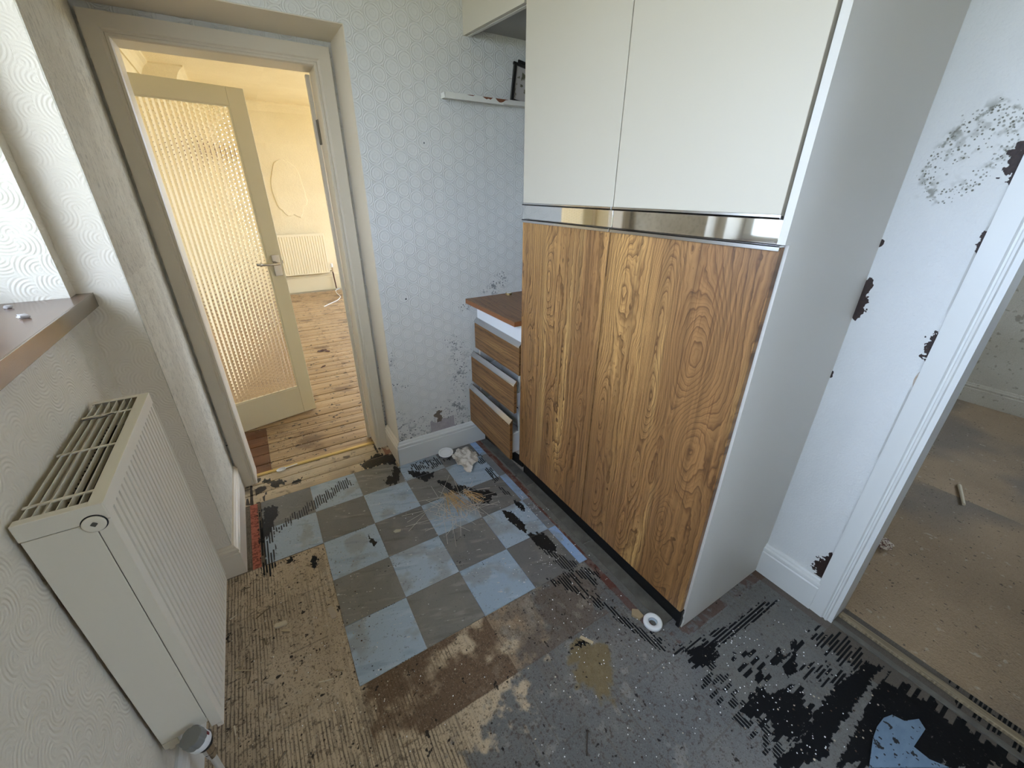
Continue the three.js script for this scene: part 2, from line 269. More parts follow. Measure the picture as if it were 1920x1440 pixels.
const KN = [[0.62,1.1,0.05,0.16,1.5],[0.5,0.75,0.04,0.22,1.4],[0.66,0.42,0.05,0.2,1.6],[0.82,1.0,0.018,0.05,0.7],[0.88,0.62,0.02,0.06,0.8],[1.03,1.15,0.045,0.16,1.4],[1.0,0.68,0.045,0.2,1.5],[1.02,0.3,0.045,0.17,1.5],[1.13,0.95,0.018,0.05,0.7],[1.2,1.12,0.05,0.22,2.2],[1.22,0.82,0.055,0.16,2.4],[1.2,0.5,0.05,0.2,2.0],[1.17,0.22,0.05,0.14,1.8],[1.36,1.02,0.07,0.16,-1.8],[1.38,0.72,0.06,0.16,1.6],[1.34,0.4,0.045,0.1,1.5],[1.37,0.18,0.03,0.07,1.2],[0.75,0.2,0.04,0.12,1.2]];
const teakF = teak(0, 0, KN);
M.teak = std({ map: fit(tex(1536, 1792, (u, v, o) => { const c = teakF(0.42 + u * 1.07, 0.08 + v * 1.26); o[0] = c[0]; o[1] = c[1]; o[2] = c[2]; }, true), 0.42, 0.08, 1.07, 1.26), roughness: 0.4 });
const drawerF = teak(3.1, 5.2, [[0.55, 0.33, 0.04, 0.14, 1.4], [0.3, 0.2, 0.05, 0.1, 1.2], [0.2, 0.35, 0.03, 0.09, 1], [0.75, 0.3, 0.03, 0.1, 1]]);
M.drawer = std({ map: rep(tex(512, 1024, (u, v, o) => { const c = drawerF(v * 0.9, u * 0.45); for (let i = 0; i < 3; i++) o[i] = c[i] * 0.93; }, true), 0.45, 0.9), roughness: 0.4 });
const topF = teak(7.7, 1.2, []);
M.worktop = std({ map: rep(tex(512, 512, (u, v, o) => { const c = topF(u * 0.6, v * 0.6); for (let i = 0; i < 3; i++) o[i] = mix(c[i], [104, 74, 56][i], 0.62); }, true), 0.6, 0.6), roughness: 0.42 });
M.worktopEdge = std({ color: rgb(142, 92, 56), roughness: 0.45 });
M.sill = std({ map: rep(tex(512, 512, (u, v, o) => { const c = topF(v * 0.7 + 2, u * 0.7); for (let i = 0; i < 3; i++) o[i] = mix(c[i], [92, 76, 70][i], 0.75); }, true), 0.7, 0.7), roughness: 0.22 });
M.sillEdge = std({ color: rgb(126, 112, 92), metalness: 0.55, roughness: 0.16 });
// kitchen floor screed
const TX = -0.492, TZ = 1.0872, TS = 0.2286;          // corner and size of the tile grid
const FX = -0.95, FZ = -0.06, FW = 2.1, FH = 2.6;
const STAIN = { rust: [0.19, 1.42], dust: [-0.56, 0.93] };
function screed(x, z, o) {
  const n = fbm(x * 7, z * 7, 5, 90), n2 = fbm(x * 30, z * 30, 4, 91), g = hash(Math.floor(x * 1000), Math.floor(z * 1000), 92), w = (fbm(x * 4, z * 4, 3, 93) - 0.5) * 0.35;
  const gi = Math.floor((x - TX) / TS), gj = Math.floor((TZ - z) / TS), sp = hash(Math.floor(x * 420), Math.floor(z * 420), 102);
  let c = mix3([204, 184, 156], [170, 151, 125], n);                                   // brown screed on the left
  const mid = smooth(0.42, 0.58, 0.5 + (x + 0.0 + w * 0.7) * 1.4 + (n2 - 0.5) * 0.5);
  c = mix3(c, [146, 137, 124], mid);                                                   // greyer in the middle
  const cool = smooth(0.4, 0.6, 0.5 + (z - 1.4 + 0.35 * smooth(-0.1, 0.3, x) + w) * 2.2 + (n2 - 0.5) * 0.7) * smooth(0.4, 0.6, 0.5 + (x + 0.3 + w) * 2 + (n2 - 0.5) * 0.6);
  c = mix3(c, mix3([98, 99, 100], [122, 119, 114], n), cool);
  c = c.map((q) => q * (0.97 + 0.06 * hash(gi, gj, 104)));                                  // each lost tile left its own square
  const edge = Math.min(Math.abs(x - TX - Math.round((x - TX) / TS) * TS), Math.abs(TZ - z - Math.round((TZ - z) / TS) * TS));
  if (edge < 0.0025 && vn(x * 30, z * 30, 105) > 0.45) c = mix3(c, [92, 84, 74], 0.4);
  const line = vn(x * 210, z * 6, 94);                                                   // fine ridges left by the trowel, along z
  c = mix3(c, [112, 100, 86], (x < 0.0 ? 0.45 : 0.3) * smooth(0.5, 0.8, line) * smooth(0.3, 0.65, fbm(x * 6, z * 3, 3, 95)));
  const row = (x + 5 + 0.004 * vn(x * 3, z * 11, 106)) / 0.0105, st = Math.abs(row % 1 - 0.5) * 2;
  if (x < -0.2) c = mix3(c, [84, 72, 60], 0.75 * smooth(0.45, 0.9, st) * smooth(0.42, 0.66, fbm(x * 5 + 3, z * 2.2, 3, 96)) * smooth(0.25, 0.6, vn(Math.floor(row) * 5.3, z * 34, 107)));
  if (gj === -1 && gi >= 0 && gi < 4) c = mix3(c, [98, 78, 61], (gi < 2 ? 0.85 : 0.45) * smooth(0.3, 0.55, fbm(x * 14, z * 14, 5, 97)));
  c = mix3(c, [184, 176, 162], 0.3 * smooth(0.6, 0.75, n2) * smooth(0.45, 0.62, fbm(x * 6, z * 6, 3, 98)));
  c = mix3(c, [70, 60, 50], 0.5 * smooth(0.62, 0.8, fbm(x * 120, z * 120, 3, 103)));
  if (sp > 0.95) c = mix3(c, [206, 196, 178], 0.3 - 0.18 * cool); else if (sp < 0.07) c = mix3(c, [66, 58, 50], 0.4);
  c = mix3(c, [122, 104, 70], 0.75 * smooth(0.5, 0.62, Math.exp(-(((x - 0.19) / 0.1) ** 2) - (((z - 1.42) / 0.1) ** 2)) * 0.55 + 0.62 * (fbm(x * 20, z * 20, 4, 99) - 0.1)));
  c = mix3(c, [36, 32, 29], 0.85 * smooth(0.78, 0.84, fbm(x * 60, z * 60, 3, 100)));
  if (x > 0.44 && x < 0.5 + 0.02 * n && z < 1.45) { const rx = x - 0.462 - (z < 0.6 ? 0.018 : 0); if (Math.abs(rx) < 0.012 + 0.006 * n2) c = mix3(c, [98, 60, 50], 0.5 + 0.4 * smooth(0.4, 0.6, n2)); else if (rx > 0) c = mix3(c, [104, 102, 96], 0.7); }
  if (z > 1.49 && z < 1.535 && x > 0.5) c = mix3(c, [92, 70, 60], 0.7 * smooth(0.42, 0.6, n2));
  if (x > 1.005 && z > 1.49 && z < 1.78) c = mix3(c, [92, 74, 62], 0.8);
  if (x < -0.735 && x > -0.768 && z < 0.4) c = mix3([176, 104, 84], [120, 66, 54], smooth(0.4, 0.75, fbm(x * 140, z * 140, 3, 101)));
  else if (x < -0.72 && z < 0.4) c = mix3(c, [60, 55, 48], 0.6);
  if (x > 0.5 && z > 1.54) c = mix3(c, [108, 106, 100], 0.5);
  if (x > 0.93 && z > 1.78 && x > 0.93 + 0.03 * n) c = mix3(c, [92, 84, 74], 0.8);
  c = c.map((q) => q + (g - 0.5) * 16);
  const b = black(x, z); c = mix3(c, [11, 11, 13], b);
  o[0] = c[0]; o[1] = c[1]; o[2] = c[2]; return b;
}
const floorRough = new Float32Array(1);
M.floor = (() => {
  const W = 1792, H = 2048, bh = new Uint8Array(W * H);
  let k = 0;
  const map = tex(W, H, (u, v, o) => { const x = FX + u * FW, z = FZ + v * FH; bh[k++] = 255 * screed(x, z, o); }, true);
  const relief = tex(W >> 1, H >> 1, (u, v, o) => { const i = Math.min(W - 1, Math.floor(u * W)), j = Math.min(H - 1, Math.floor(v * H)), b = bh[j * W + i] / 255; const x = FX + u * FW, z = FZ + v * FH; o[0] = 255 * (0.25 + 0.4 * b + 0.35 * fbm(x * 60, z * 60, 3, 110)); o[1] = 255 * (b ? 0.66 : 0.84); o[2] = 0; });
  const bump = relief.clone(); bump.needsUpdate = true;
  [map, relief, bump].forEach((t) => fit(t, FX, FZ, FW, FH));
  return new THREE.MeshPhysicalMaterial({ map, roughnessMap: relief, roughness: 1, bumpMap: bump, bumpScale: 0.0035, specularIntensity: 0.4 });
})();
// vinyl tiles
M.tile = (() => {
  const X0 = -0.76, Z0 = -0.06, W = 1.24, H = 1.16, b2 = new Uint8Array(1536 * 1440); let k = 0;
  const map = tex(1536, 1440, (u, v, o) => {
    const x = X0 + u * W, z = Z0 + v * H, i = Math.floor((x - TX) / TS), j = Math.floor((TZ - z) / TS), light = (i + j) & 1 ? 0 : 1;
    const h = hash(i, j, 120), g = hash(Math.floor(u * 1536), Math.floor(v * 1440), 121);
    let c = light ? mix3([166, 180, 192], [152, 170, 186], h) : mix3([122, 119, 112], [108, 107, 105], h);
    if (i === 4) c = light ? [150, 176, 212] : [118, 120, 122];
    const sx = x + 0.3 * z, sz = z - 0.35 * x;                                            // marbled streaks run one way
    c = mix3(c, light ? [186, 196, 204] : [160, 155, 146], 0.5 * smooth(0.6, 0.85, fbm(sx * 9 + i * 5, sz * 46 + j * 3, 3, 122)));
    c = mix3(c, light ? [124, 142, 160] : [92, 88, 80], 0.45 * smooth(0.58, 0.8, fbm(sx * 8 + i * 3, sz * 40 + j * 7, 3, 123)));
    c = mix3(c, [134, 130, 122], 0.45 * smooth(0.52, 0.72, fbm(x * 11, z * 11, 4, 124)));      // dust
    c = mix3(c, [196, 194, 188], 0.8 * smooth(0.85, 0.9, fbm(sx * 40 + 9, sz * 150, 2, 125)));  // scratches
    c = mix3(c, [84, 82, 80], 0.4 * smooth(0.74, 0.8, fbm(x * 150, z * 150, 3, 126)));
    c = c.map((q) => q + (g - 0.5) * 12);
    const b = black(x, z); b2[k++] = 255 * b; c = mix3(c, [14, 14, 16], b);
    o[0] = c[0]; o[1] = c[1]; o[2] = c[2];
  }, true);
  const relief = tex(768, 720, (u, v, o) => { const b = b2[Math.min(1439, Math.floor(v * 1440)) * 1536 + Math.min(1535, Math.floor(u * 1536))] / 255; o[0] = 255 * (0.3 + 0.5 * b + 0.1 * vn(u * 200, v * 200, 127)); o[1] = 255 * (b ? 0.6 : 0.42 + 0.2 * vn(u * 40, v * 40, 128)); o[2] = 0; });
  const bump = relief.clone(); bump.needsUpdate = true;
  [map, relief, bump].forEach((t) => fit(t, X0, Z0, W, H));
  return std({ map, roughnessMap: relief, roughness: 1, bumpMap: bump, bumpScale: 0.002 });
})();
M.remnant = std({ map: rep(tex(256, 256, (u, v, o) => { const n = fbm(u * 9, v * 22, 4, 130), k = fbm(u * 26, v * 26, 3, 131); let c = mix3([118, 140, 160], [100, 122, 144], n); if (k > 0.72) c = [20, 20, 22]; o[0] = c[0]; o[1] = c[1]; o[2] = c[2]; }, true), 0.23, 0.23), roughness: 0.5 });
// bare pine boards (grain along x)
const boardC = (x, z, dark) => {
  const f = fbm(x * 2.5, z * 42, 4, 140), l = vn(x * 5, z * 300, 141), g = fbm(x * 6, z * 9, 4, 142);
  let c = mix3([190, 162, 124], [158, 129, 94], f); c = mix3(c, [92, 64, 42], 0.5 * smooth(0.62, 0.85, l)); c = mix3(c, [96, 72, 52], 0.6 * smooth(0.5, 0.72, g));
  c = mix3(c, [44, 34, 28], 0.85 * smooth(0.72, 0.8, fbm(x * 42, z * 48, 3, 143))); return dark ? mix3(c, [92, 48, 30], 0.68) : c;
};
M.board = std({ map: rep(tex(1536, 1024, (u, v, o) => { const c = boardC(u * 2.6, v * 1.1); o[0] = c[0]; o[1] = c[1]; o[2] = c[2]; }, true), 2.6, 1.1), roughness: 0.45 });
M.boardRed = std({ map: rep(tex(256, 256, (u, v, o) => { const c = boardC(u * 0.5, v * 0.5, true); o[0] = c[0]; o[1] = c[1]; o[2] = c[2]; }, true), 0.5, 0.5), roughness: 0.4 });
M.boardStained = std({ map: fit(tex(1536, 512, (u, v, o) => {
  const x = -0.8 + u * 0.85, z = -0.32 + v * 0.29; let c = mix3(boardC(x, z * 1.3), [216, 200, 170], 0.6); const b = black(x, z);
  c = mix3(c, [70, 60, 48], 0.8 * smooth(0.5, 0.68, fbm(x * 26, z * 30, 4, 146)) * smooth(0.4, 0.6, fbm(x * 8, z * 8, 2, 147)));
  const edge = (x < -0.69 || x > -0.1) && vn(x * 95, z * 5, 145) > 0.5 && fbm(x * 18, z * 18, 3, 148) > 0.42; if (edge) c = mix3(c, [34, 29, 26], 0.85);
  if (x > -0.06 && fbm(x * 30, z * 30, 3, 149) > 0.38) c = mix3(c, [128, 76, 56], 0.7);
  c = mix3(c, [16, 15, 15], b); o[0] = c[0]; o[1] = c[1]; o[2] = c[2];
}, true), -0.8, -0.32, 0.85, 0.29), roughness: 0.5 });
M.subfloor = std({ color: rgb(24, 18, 14), roughness: 0.95 });
M.concrete = std({ map: rep(tex(1024, 1024, (u, v, o) => {
  const x = u * 2.4, z = v * 2.4; let c = mix3([172, 147, 116], [138, 117, 91], fbm(x * 4, z * 4, 5, 150)); c = mix3(c, [104, 98, 90], 0.6 * smooth(0.45, 0.7, fbm(x * 2.2, z * 2.2, 3, 151)));
  c = mix3(c, [62, 52, 42], 0.7 * smooth(0.78, 0.84, fbm(x * 80, z * 80, 3, 152))); c = mix3(c, [190, 180, 162], 0.5 * smooth(0.78, 0.84, fbm(x * 40 + 40, z * 40, 3, 153)));
  const g = hash(Math.floor(u * 1024), Math.floor(v * 1024), 154); for (let i = 0; i < 3; i++) o[i] = c[i] + (g - 0.5) * 12;
}, true), 2.4, 2.4), bumpMap: roughBump, bumpScale: 0.003, roughness: 0.85 });
M.ground = std({ map: rep(tex(256, 256, (u, v, o) => { const c = mix3([128, 130, 118], [98, 104, 84], fbm(u * 12, v * 12, 5, 160)); o[0] = c[0]; o[1] = c[1]; o[2] = c[2]; }, true), 6, 6), roughness: 0.95 });

// ------------------------------------------------------------------ the setting: kitchen
const CH = 2.42, RZ = 4.2;
const floor = struct('floor', bx(-0.95, 1.16, -0.12, 0, -0.05, RZ + 0.2), M.floor);
// vinyl tiles still stuck down: every tile is a piece of the floor
for (let j = 0; j < 5; j++) for (let i = -1; i <= 4; i++) {
  if (i === -1 && j < 3) continue;
  const x0 = Math.max(TX + i * TS, -0.735) + 0.0006, x1 = (i === 4 ? TX + i * TS + 0.042 : TX + (i + 1) * TS) - 0.0006, z1 = TZ - j * TS - 0.0006, z0 = Math.max(TZ - (j + 1) * TS, i >= 2 ? 0.024 : -0.046) + 0.0006;
  const dx = R(-0.0012, 0.0012), dz = R(-0.0012, 0.0012), up = R(0.0022, 0.0034);
  obj('floor_tile', slabShape([[x0 + dx, z0], [x1, z0 + dz], [x1 + dx, z1], [x0, z1 + dz]], 0, up), M.tile, floor);
}
obj('floor_tile', slabShape(REMNANT, 0, 0.003), M.remnant, floor);
M.strip = std({ map: rep(tex(256, 256, (u, v, o) => { const c = mix3([112, 108, 100], [82, 78, 70], fbm(u * 16, v * 16, 4, 170)); o[0] = c[0]; o[1] = c[1]; o[2] = c[2]; }, true), 0.4, 0.4), roughness: 0.6 });
for (const [a, b] of [[0.03, 0.545], [0.55, 1.012], [1.017, 1.46]]) obj('edge_strip', bx(0.502 + R(0, 0.004), 0.5585, 0, 0.0035, a, b, 0.001), M.strip, floor);

struct('ceiling', [bx(-1.3, 1.158, CH, CH + 0.12, -0.36, RZ + 0.2), bx(1.158, 4.1, CH, CH + 0.12, -0.36, 2.8)], M.white);
// back wall with the recess for the doorway
struct('wall_back', [bx(0, 2.6, 0, CH, -0.36, 0), bx(-0.811, 0, 2.0, CH, -0.36, 0), bx(-0.811, 0, 1.968, 2.0, -0.36, -0.245), bx(-0.811, -0.79, 0, 1.968, -0.36, -0.245), bx(-0.022, 0, 0, 1.968, -0.36, -0.245)], M.back);
// plain plaster lining of the recess
struct('recess_wall_right', bx(-0.0035, 0, 0, 1.999, -0.244, -0.0005), M.cream);
struct('recess_ceiling', bx(-0.8105, -0.0005, 1.9965, 1.9995, -0.244, -0.0005), M.cream);
const pierG = bx(-1.3, -0.811, 0, CH, -0.36, 0.377);
struct('wall_pier', pierG, M.pier);
struct('recess_wall_left', bx(-0.8108, -0.808, 0, CH - 0.001, -0.244, 0.3768), M.beige);
// window wall
struct('wall_left', [bx(-1.3, -0.925, 0, 1.135, 0.377, RZ), bx(-1.3, -0.925, 1.135, CH, 0.377, 0.428), bx(-1.3, -0.925, 2.2, CH, 0.428, RZ), bx(-1.3, -0.925, 1.135, 2.2, 3.2, RZ)], M.fan);
struct('wall_rear', bx(-1.3, 1.16, 0, CH, RZ, RZ + 0.2), M.rearBounceTint);
struct('wall_right', [bx(1.056, 1.158, 0, CH, 0, 1.705), bx(1.056, 1.158, 2.03, CH, 1.705, 2.56), bx(1.056, 1.158, 0, CH, 2.56, 2.66), bx(1.056, 1.158, 0, 0.25, 2.66, 3.4), bx(1.056, 1.158, 2.25, CH, 2.66, 3.4), bx(1.056, 1.158, 0, CH, 3.4, RZ)], M.right);
// window
const win = grp('window_1'); win.userData.kind = 'structure';
obj('window_frame', [bx(-1.17, -1.11, 1.135, 1.2, 0.43, 3.198, 0.006), bx(-1.17, -1.11, 2.135, 2.198, 0.43, 3.198, 0.006), bx(-1.17, -1.11, 1.2, 2.135, 0.43, 0.49, 0.006), bx(-1.17, -1.11, 1.2, 2.135, 3.14, 3.198, 0.006)], M.gloss, win);
for (const z of [0.98, 1.82, 2.66]) obj('mullion', bx(-1.165, -1.115, 1.2, 2.135, z - 0.025, z + 0.025, 0.005), M.gloss, win);
for (const [a, b] of [[0.49, 0.955], [1.005, 1.795], [1.845, 2.635], [2.685, 3.14]]) obj('pane', bx(-1.143, -1.139, 1.2, 2.135, a, b), M.glass, win);
const addedWin3 = grp('added_window_3'); addedWin3.userData.kind = 'structure';  // unseen window added behind the camera for fill light
obj('window_frame', [bx(1.09, 1.15, 0.25, 0.31, 2.66, 3.4), bx(1.09, 1.15, 2.19, 2.25, 2.66, 3.4), bx(1.09, 1.15, 0.31, 2.19, 2.66, 2.71), bx(1.09, 1.15, 0.31, 2.19, 3.35, 3.4)], M.gloss, addedWin3);
obj('pane', bx(1.118, 1.122, 0.31, 2.19, 2.71, 3.35), M.glass, addedWin3);
const sill = grp('window_sill'); sill.userData = { kind: 'structure', label: 'dark wood veneer window sill with a pale front edge' };
obj('sill_board', bx(-1.11, -0.8925, 1.137, 1.172, 0.352, 3.25, 0.001), M.sill, sill);
obj('sill_edging', bx(-0.8925, -0.889, 1.133, 1.1725, 0.375, 3.25, 0.001), M.sillEdge, sill);

// ------------------------------------------------------------------ skirtings and architraves
const SK = [[0, 0], [0.02, 0], [0.02, 0.108], [0.0165, 0.112], [0.0165, 0.117], [0.02, 0.121], [0.019, 0.129], [0.012, 0.134], [0.0105, 0.14], [0.0065, 0.146], [0, 0.147]];
const skirt = (name, A, B, U, m0, m1, mat = M.skirt, prof = SK) => struct(name, sweep(prof, A, B, U, [0, 1, 0], m0, m1), mat);
skirt('baseboard_back', [0, 0, 0], [0.56, 0, 0], [0, 0, 1], 1, 0);
skirt('baseboard_recess_right', [-0.0035, 0, 0], [-0.0035, 0, -0.226], [-1, 0, 0], 1, 0, M.cream);
skirt('baseboard_recess_left', [-0.808, 0, 0.377], [-0.808, 0, -0.226], [1, 0, 0], 1, 0, M.cream);
skirt('baseboard_pier', [-0.925, 0, 0.377], [-0.808, 0, 0.377], [0, 0, 1], -1, 1, M.cream);
skirt('baseboard_left', [-0.925, 0, 0.377], [-0.925, 0, RZ], [1, 0, 0], -1, 0, M.gloss);
skirt('baseboard_right', [1.056, 0, 1.499], [1.056, 0, 1.705], [-1, 0, 0], 0, 0);
skirt('baseboard_right', [1.056, 0, 2.56], [1.056, 0, RZ], [-1, 0, 0], 0, 0);
// doorway 1 (in the recess): architrave with rounded inner bead, lining, stop
const AR = [[0, 0], [0, 0.018], [0.045, 0.02], [0.05, 0.014], [0.055, 0.013], [0.058, 0.017], [0.066, 0.017], [0.07, 0.008], [0.07, 0]];   // u across from the outer edge, v proud
function sweepUV(prof, A, B, U, V, m0, m1) { return sweep(prof, A, B, U, V, m0, m1); }
const d1 = grp('trim_1'); d1.userData.kind = 'structure';
obj('architrave', sweep(AR, [-0.797, 0, -0.245], [-0.797, 1.975, -0.245], [1, 0, 0], [0, 0, 1], 0, -1), M.cream, d1);
obj('architrave', sweep(AR, [-0.018, 0, -0.245], [-0.018, 1.975, -0.245], [-1, 0, 0], [0, 0, 1], 0, -1), M.cream, d1);
obj('architrave', sweep(AR, [-0.797, 1.975, -0.245], [-0.018, 1.975, -0.245], [0, -1, 0], [0, 0, 1], -1, -1), M.cream, d1);
obj('jamb', bx(-0.79, -0.728, 0, 1.968, -0.372, -0.245, 0.002), M.cream, d1);
obj('jamb', bx(-0.086, -0.022, 0, 1.968, -0.372, -0.245, 0.002), M.cream, d1);
obj('jamb', bx(-0.728, -0.086, 1.906, 1.968, -0.372, -0.245, 0.002), M.cream, d1);
obj('hinge', [bx(-0.088, -0.0855, 1.63, 1.73, -0.371, -0.345), cyl(0.004, 0.004, [-0.0885, 1.63, -0.373], [-0.0885, 1.73, -0.373], 10)], std({ color: rgb(120, 110, 92), metalness: 0.7, roughness: 0.5 }), d1);
obj('door_stop', bx(-0.104, -0.0865, 0.001, 1.9, -0.398, -0.3725, 0.002), M.cream, d1);
obj('threshold_strip', sweep([[0, 0], [0.006, 0.005], [0.024, 0.005], [0.03, 0]], [-0.727, 0, -0.322], [-0.087, 0, -0.322], [0, 0, 1], [0, 1, 0]), M.brass, d1);
// doorway 2 (in the right wall)
const d2 = grp('trim_2'); d2.userData.kind = 'structure';
const AR2 = [[0, 0], [0, 0.016], [0.046, 0.018], [0.05, 0.012], [0.054, 0.012], [0.057, 0.016], [0.062, 0.016], [0.065, 0.011], [0.078, 0.011], [0.078, 0]];
obj('architrave', sweep(AR2, [1.056, 0, 1.7], [1.056, 2.1, 1.7], [0, 0, 1], [-1, 0, 0], 0, -1), M.skirt, d2);
obj('architrave', sweep(AR2, [1.056, 0, 2.565], [1.056, 2.1, 2.565], [0, 0, -1], [-1, 0, 0], 0, -1), M.skirt, d2);
obj('architrave', sweep(AR2, [1.056, 2.1, 1.7], [1.056, 2.1, 2.565], [0, -1, 0], [-1, 0, 0], -1, -1), M.skirt, d2);
obj('jamb', bx(1.056, 1.158, 0, 2.03, 1.7055, 1.777, 0.002), M.skirt, d2);
obj('jamb', bx(1.056, 1.158, 0, 2.03, 2.488, 2.5595, 0.002), M.skirt, d2);
obj('jamb', bx(1.056, 1.158, 2.02, 2.03, 1.777, 2.488), M.skirt, d2);
M.oldWood = std({ map: rep(tex(256, 512, (u, v, o) => { const c = mix3([168, 152, 122], [98, 84, 64], fbm(u * 30, v * 5, 4, 180)); o[0] = c[0]; o[1] = c[1]; o[2] = c[2]; }, true), 0.15, 0.6), roughness: 0.6 });
obj('threshold_board', bx(1.098, 1.125, -0.001, 0.012, 1.778, 2.487, 0.003), M.oldWood, d2);
obj('threshold_strip', bx(1.046, 1.066, 0, 0.005, 1.778, 2.487, 0.001), M.strip, d2);

// ------------------------------------------------------------------ the room beyond the glazed door
const FZ2 = -5.1, WX = -0.98, CE = 2.46;
const boardG = (x0, x1, y, z0, z1) => sweep([[0.0012, -0.025], [z1 - z0 - 0.0012, -0.025], [z1 - z0, -0.004], [z1 - z0 - 0.003, -0.0016], [(z1 - z0) * 0.75, 0.0002], [(z1 - z0) * 0.5, 0.001], [(z1 - z0) * 0.25, 0.0002], [0.003, -0.0016], [0, -0.004]], [x0, y, z0], [x1, y, z0], [0, 0, 1], [0, 1, 0]);
const floor2 = struct('floor_2', bx(-1.2, 2.6, -0.12, -0.025, FZ2, -0.05), M.subfloor);
for (const [a, b] of [[-0.134, -0.051], [-0.217, -0.136], [-0.294, -0.219]]) obj('floorboard', boardG(-0.79, -0.022, -0.0005, a, b - 0.001), M.boardStained, floor2);
{
  const w = 0.112, n = Math.floor((-0.296 - FZ2) / w);
  for (let i = 0; i < n; i++) {
    const z1 = -0.298 - i * w, z0 = z1 - w + 0.005, dy = R(-0.0015, 0.0015), red = z1 > -0.76;
    if (red) obj('floorboard', boardG(WX, -0.655, dy, z0, z1), M.boardRed, floor2);
    obj('floorboard', boardG(red ? -0.654 : WX, 2.38, dy, z0, z1), M.board, floor2);
  }
}
struct('ceiling_2', bx(-1.3, 2.6, CE, CE + 0.1, FZ2 - 0.2, -0.36), M.warm);
const wallFar = struct('wall_far', [bx(-1.2, 1.1, -0.12, CE, FZ2 - 0.2, FZ2), bx(2.2, 2.6, -0.12, CE, FZ2 - 0.2, FZ2), bx(1.1, 2.2, -0.12, 0.6, FZ2 - 0.2, FZ2), bx(1.1, 2.2, 2.2, CE, FZ2 - 0.2, FZ2)], M.warm);
const addedWin4 = grp('added_window_4'); addedWin4.userData.kind = 'structure';  // unseen window added so the sun warms this room and glares on the boards
obj('window_frame', [bx(1.1, 2.2, 0.6, 0.66, FZ2 - 0.16, FZ2 - 0.1), bx(1.1, 2.2, 2.14, 2.2, FZ2 - 0.16, FZ2 - 0.1), bx(1.1, 1.16, 0.66, 2.14, FZ2 - 0.16, FZ2 - 0.1), bx(2.14, 2.2, 0.66, 2.14, FZ2 - 0.16, FZ2 - 0.1), bx(1.62, 1.68, 0.66, 2.14, FZ2 - 0.16, FZ2 - 0.1)], M.gloss, addedWin4);
for (const [a, b] of [[1.16, 1.62], [1.68, 2.14]]) obj('pane', bx(a, b, 0.66, 2.14, FZ2 - 0.132, FZ2 - 0.128), M.glass, addedWin4);
struct('wall_far_left', bx(-1.3, WX, -0.12, CE, FZ2, -0.36), M.warm);
struct('wall_far_near', [bx(-0.022, 2.6, -0.12, CE, -0.372, -0.3605), bx(WX, -0.79, -0.12, CE, -0.372, -0.3605), bx(-0.79, -0.022, 1.968, CE, -0.372, -0.3605)], M.warm);
struct('wall_far_right', [bx(2.4, 2.6, -0.12, 0.45, FZ2, -0.372), bx(2.4, 2.6, 2.3, CE, FZ2, -0.372), bx(2.4, 2.6, 0.45, 2.3, FZ2, -4.6), bx(2.4, 2.6, 0.45, 2.3, -1.3, -0.372)], M.warm);
struct('chimney_breast', bx(WX, -0.727, -0.02, CE, -4.75, -3.6), M.warm);
const win2 = grp('window_2'); win2.userData.kind = 'structure';
obj('window_frame', [bx(2.46, 2.52, 0.45, 0.52, -4.6, -1.3), bx(2.46, 2.52, 2.23, 2.3, -4.6, -1.3), bx(2.46, 2.52, 0.52, 2.23, -4.6, -4.54), bx(2.46, 2.52, 0.52, 2.23, -1.36, -1.3)], M.gloss, win2);
for (const z of [-3.5, -2.4]) obj('mullion', bx(2.465, 2.515, 0.52, 2.23, z - 0.03, z + 0.03), M.gloss, win2);
for (const [a, b] of [[-4.54, -3.53], [-3.47, -2.43], [-2.37, -1.36]]) obj('pane', bx(2.488, 2.492, 0.52, 2.23, a, b), M.glass, win2);
const CO = [[0, 0], [0.012, -0.002], [0.02, 0.016], [0.036, 0.045], [0.06, 0.07], [0.088, 0.086], [0.09, 0.098], [0.1, 0.1], [0, 0.1]];
const cove = (A, B, U, m0, m1) => struct('coving', sweep(CO, A, B, U, [0, 1, 0], m0, m1), M.warm);
cove([WX, CE - 0.1, -0.372], [WX, CE - 0.1, -3.6], [1, 0, 0], 0, -1);
cove([WX, CE - 0.1, -3.6], [-0.727, CE - 0.1, -3.6], [0, 0, 1], -1, 1);
cove([-0.727, CE - 0.1, -3.6], [-0.727, CE - 0.1, -4.75], [1, 0, 0], 1, 1);
cove([WX, CE - 0.1, FZ2], [2.4, CE - 0.1, FZ2], [0, 0, 1], 0, -1);
cove([2.4, CE - 0.1, FZ2], [2.4, CE - 0.1, -0.372], [-1, 0, 0], -1, 0);
const SKT = [[0, 0], [0.02, 0], [0.02, 0.2], [0.016, 0.206], [0.016, 0.214], [0.02, 0.22], [0.014, 0.24], [0.006, 0.252], [0, 0.254]];
skirt('baseboard_far', [WX, 0, FZ2], [2.4, 0, FZ2], [0, 0, 1], 0, -1, M.warmGloss, SKT);
skirt('baseboard_far_right', [2.4, 0, FZ2], [2.4, 0, -0.372], [-1, 0, 0], -1, 0, M.warmGloss, SKT);
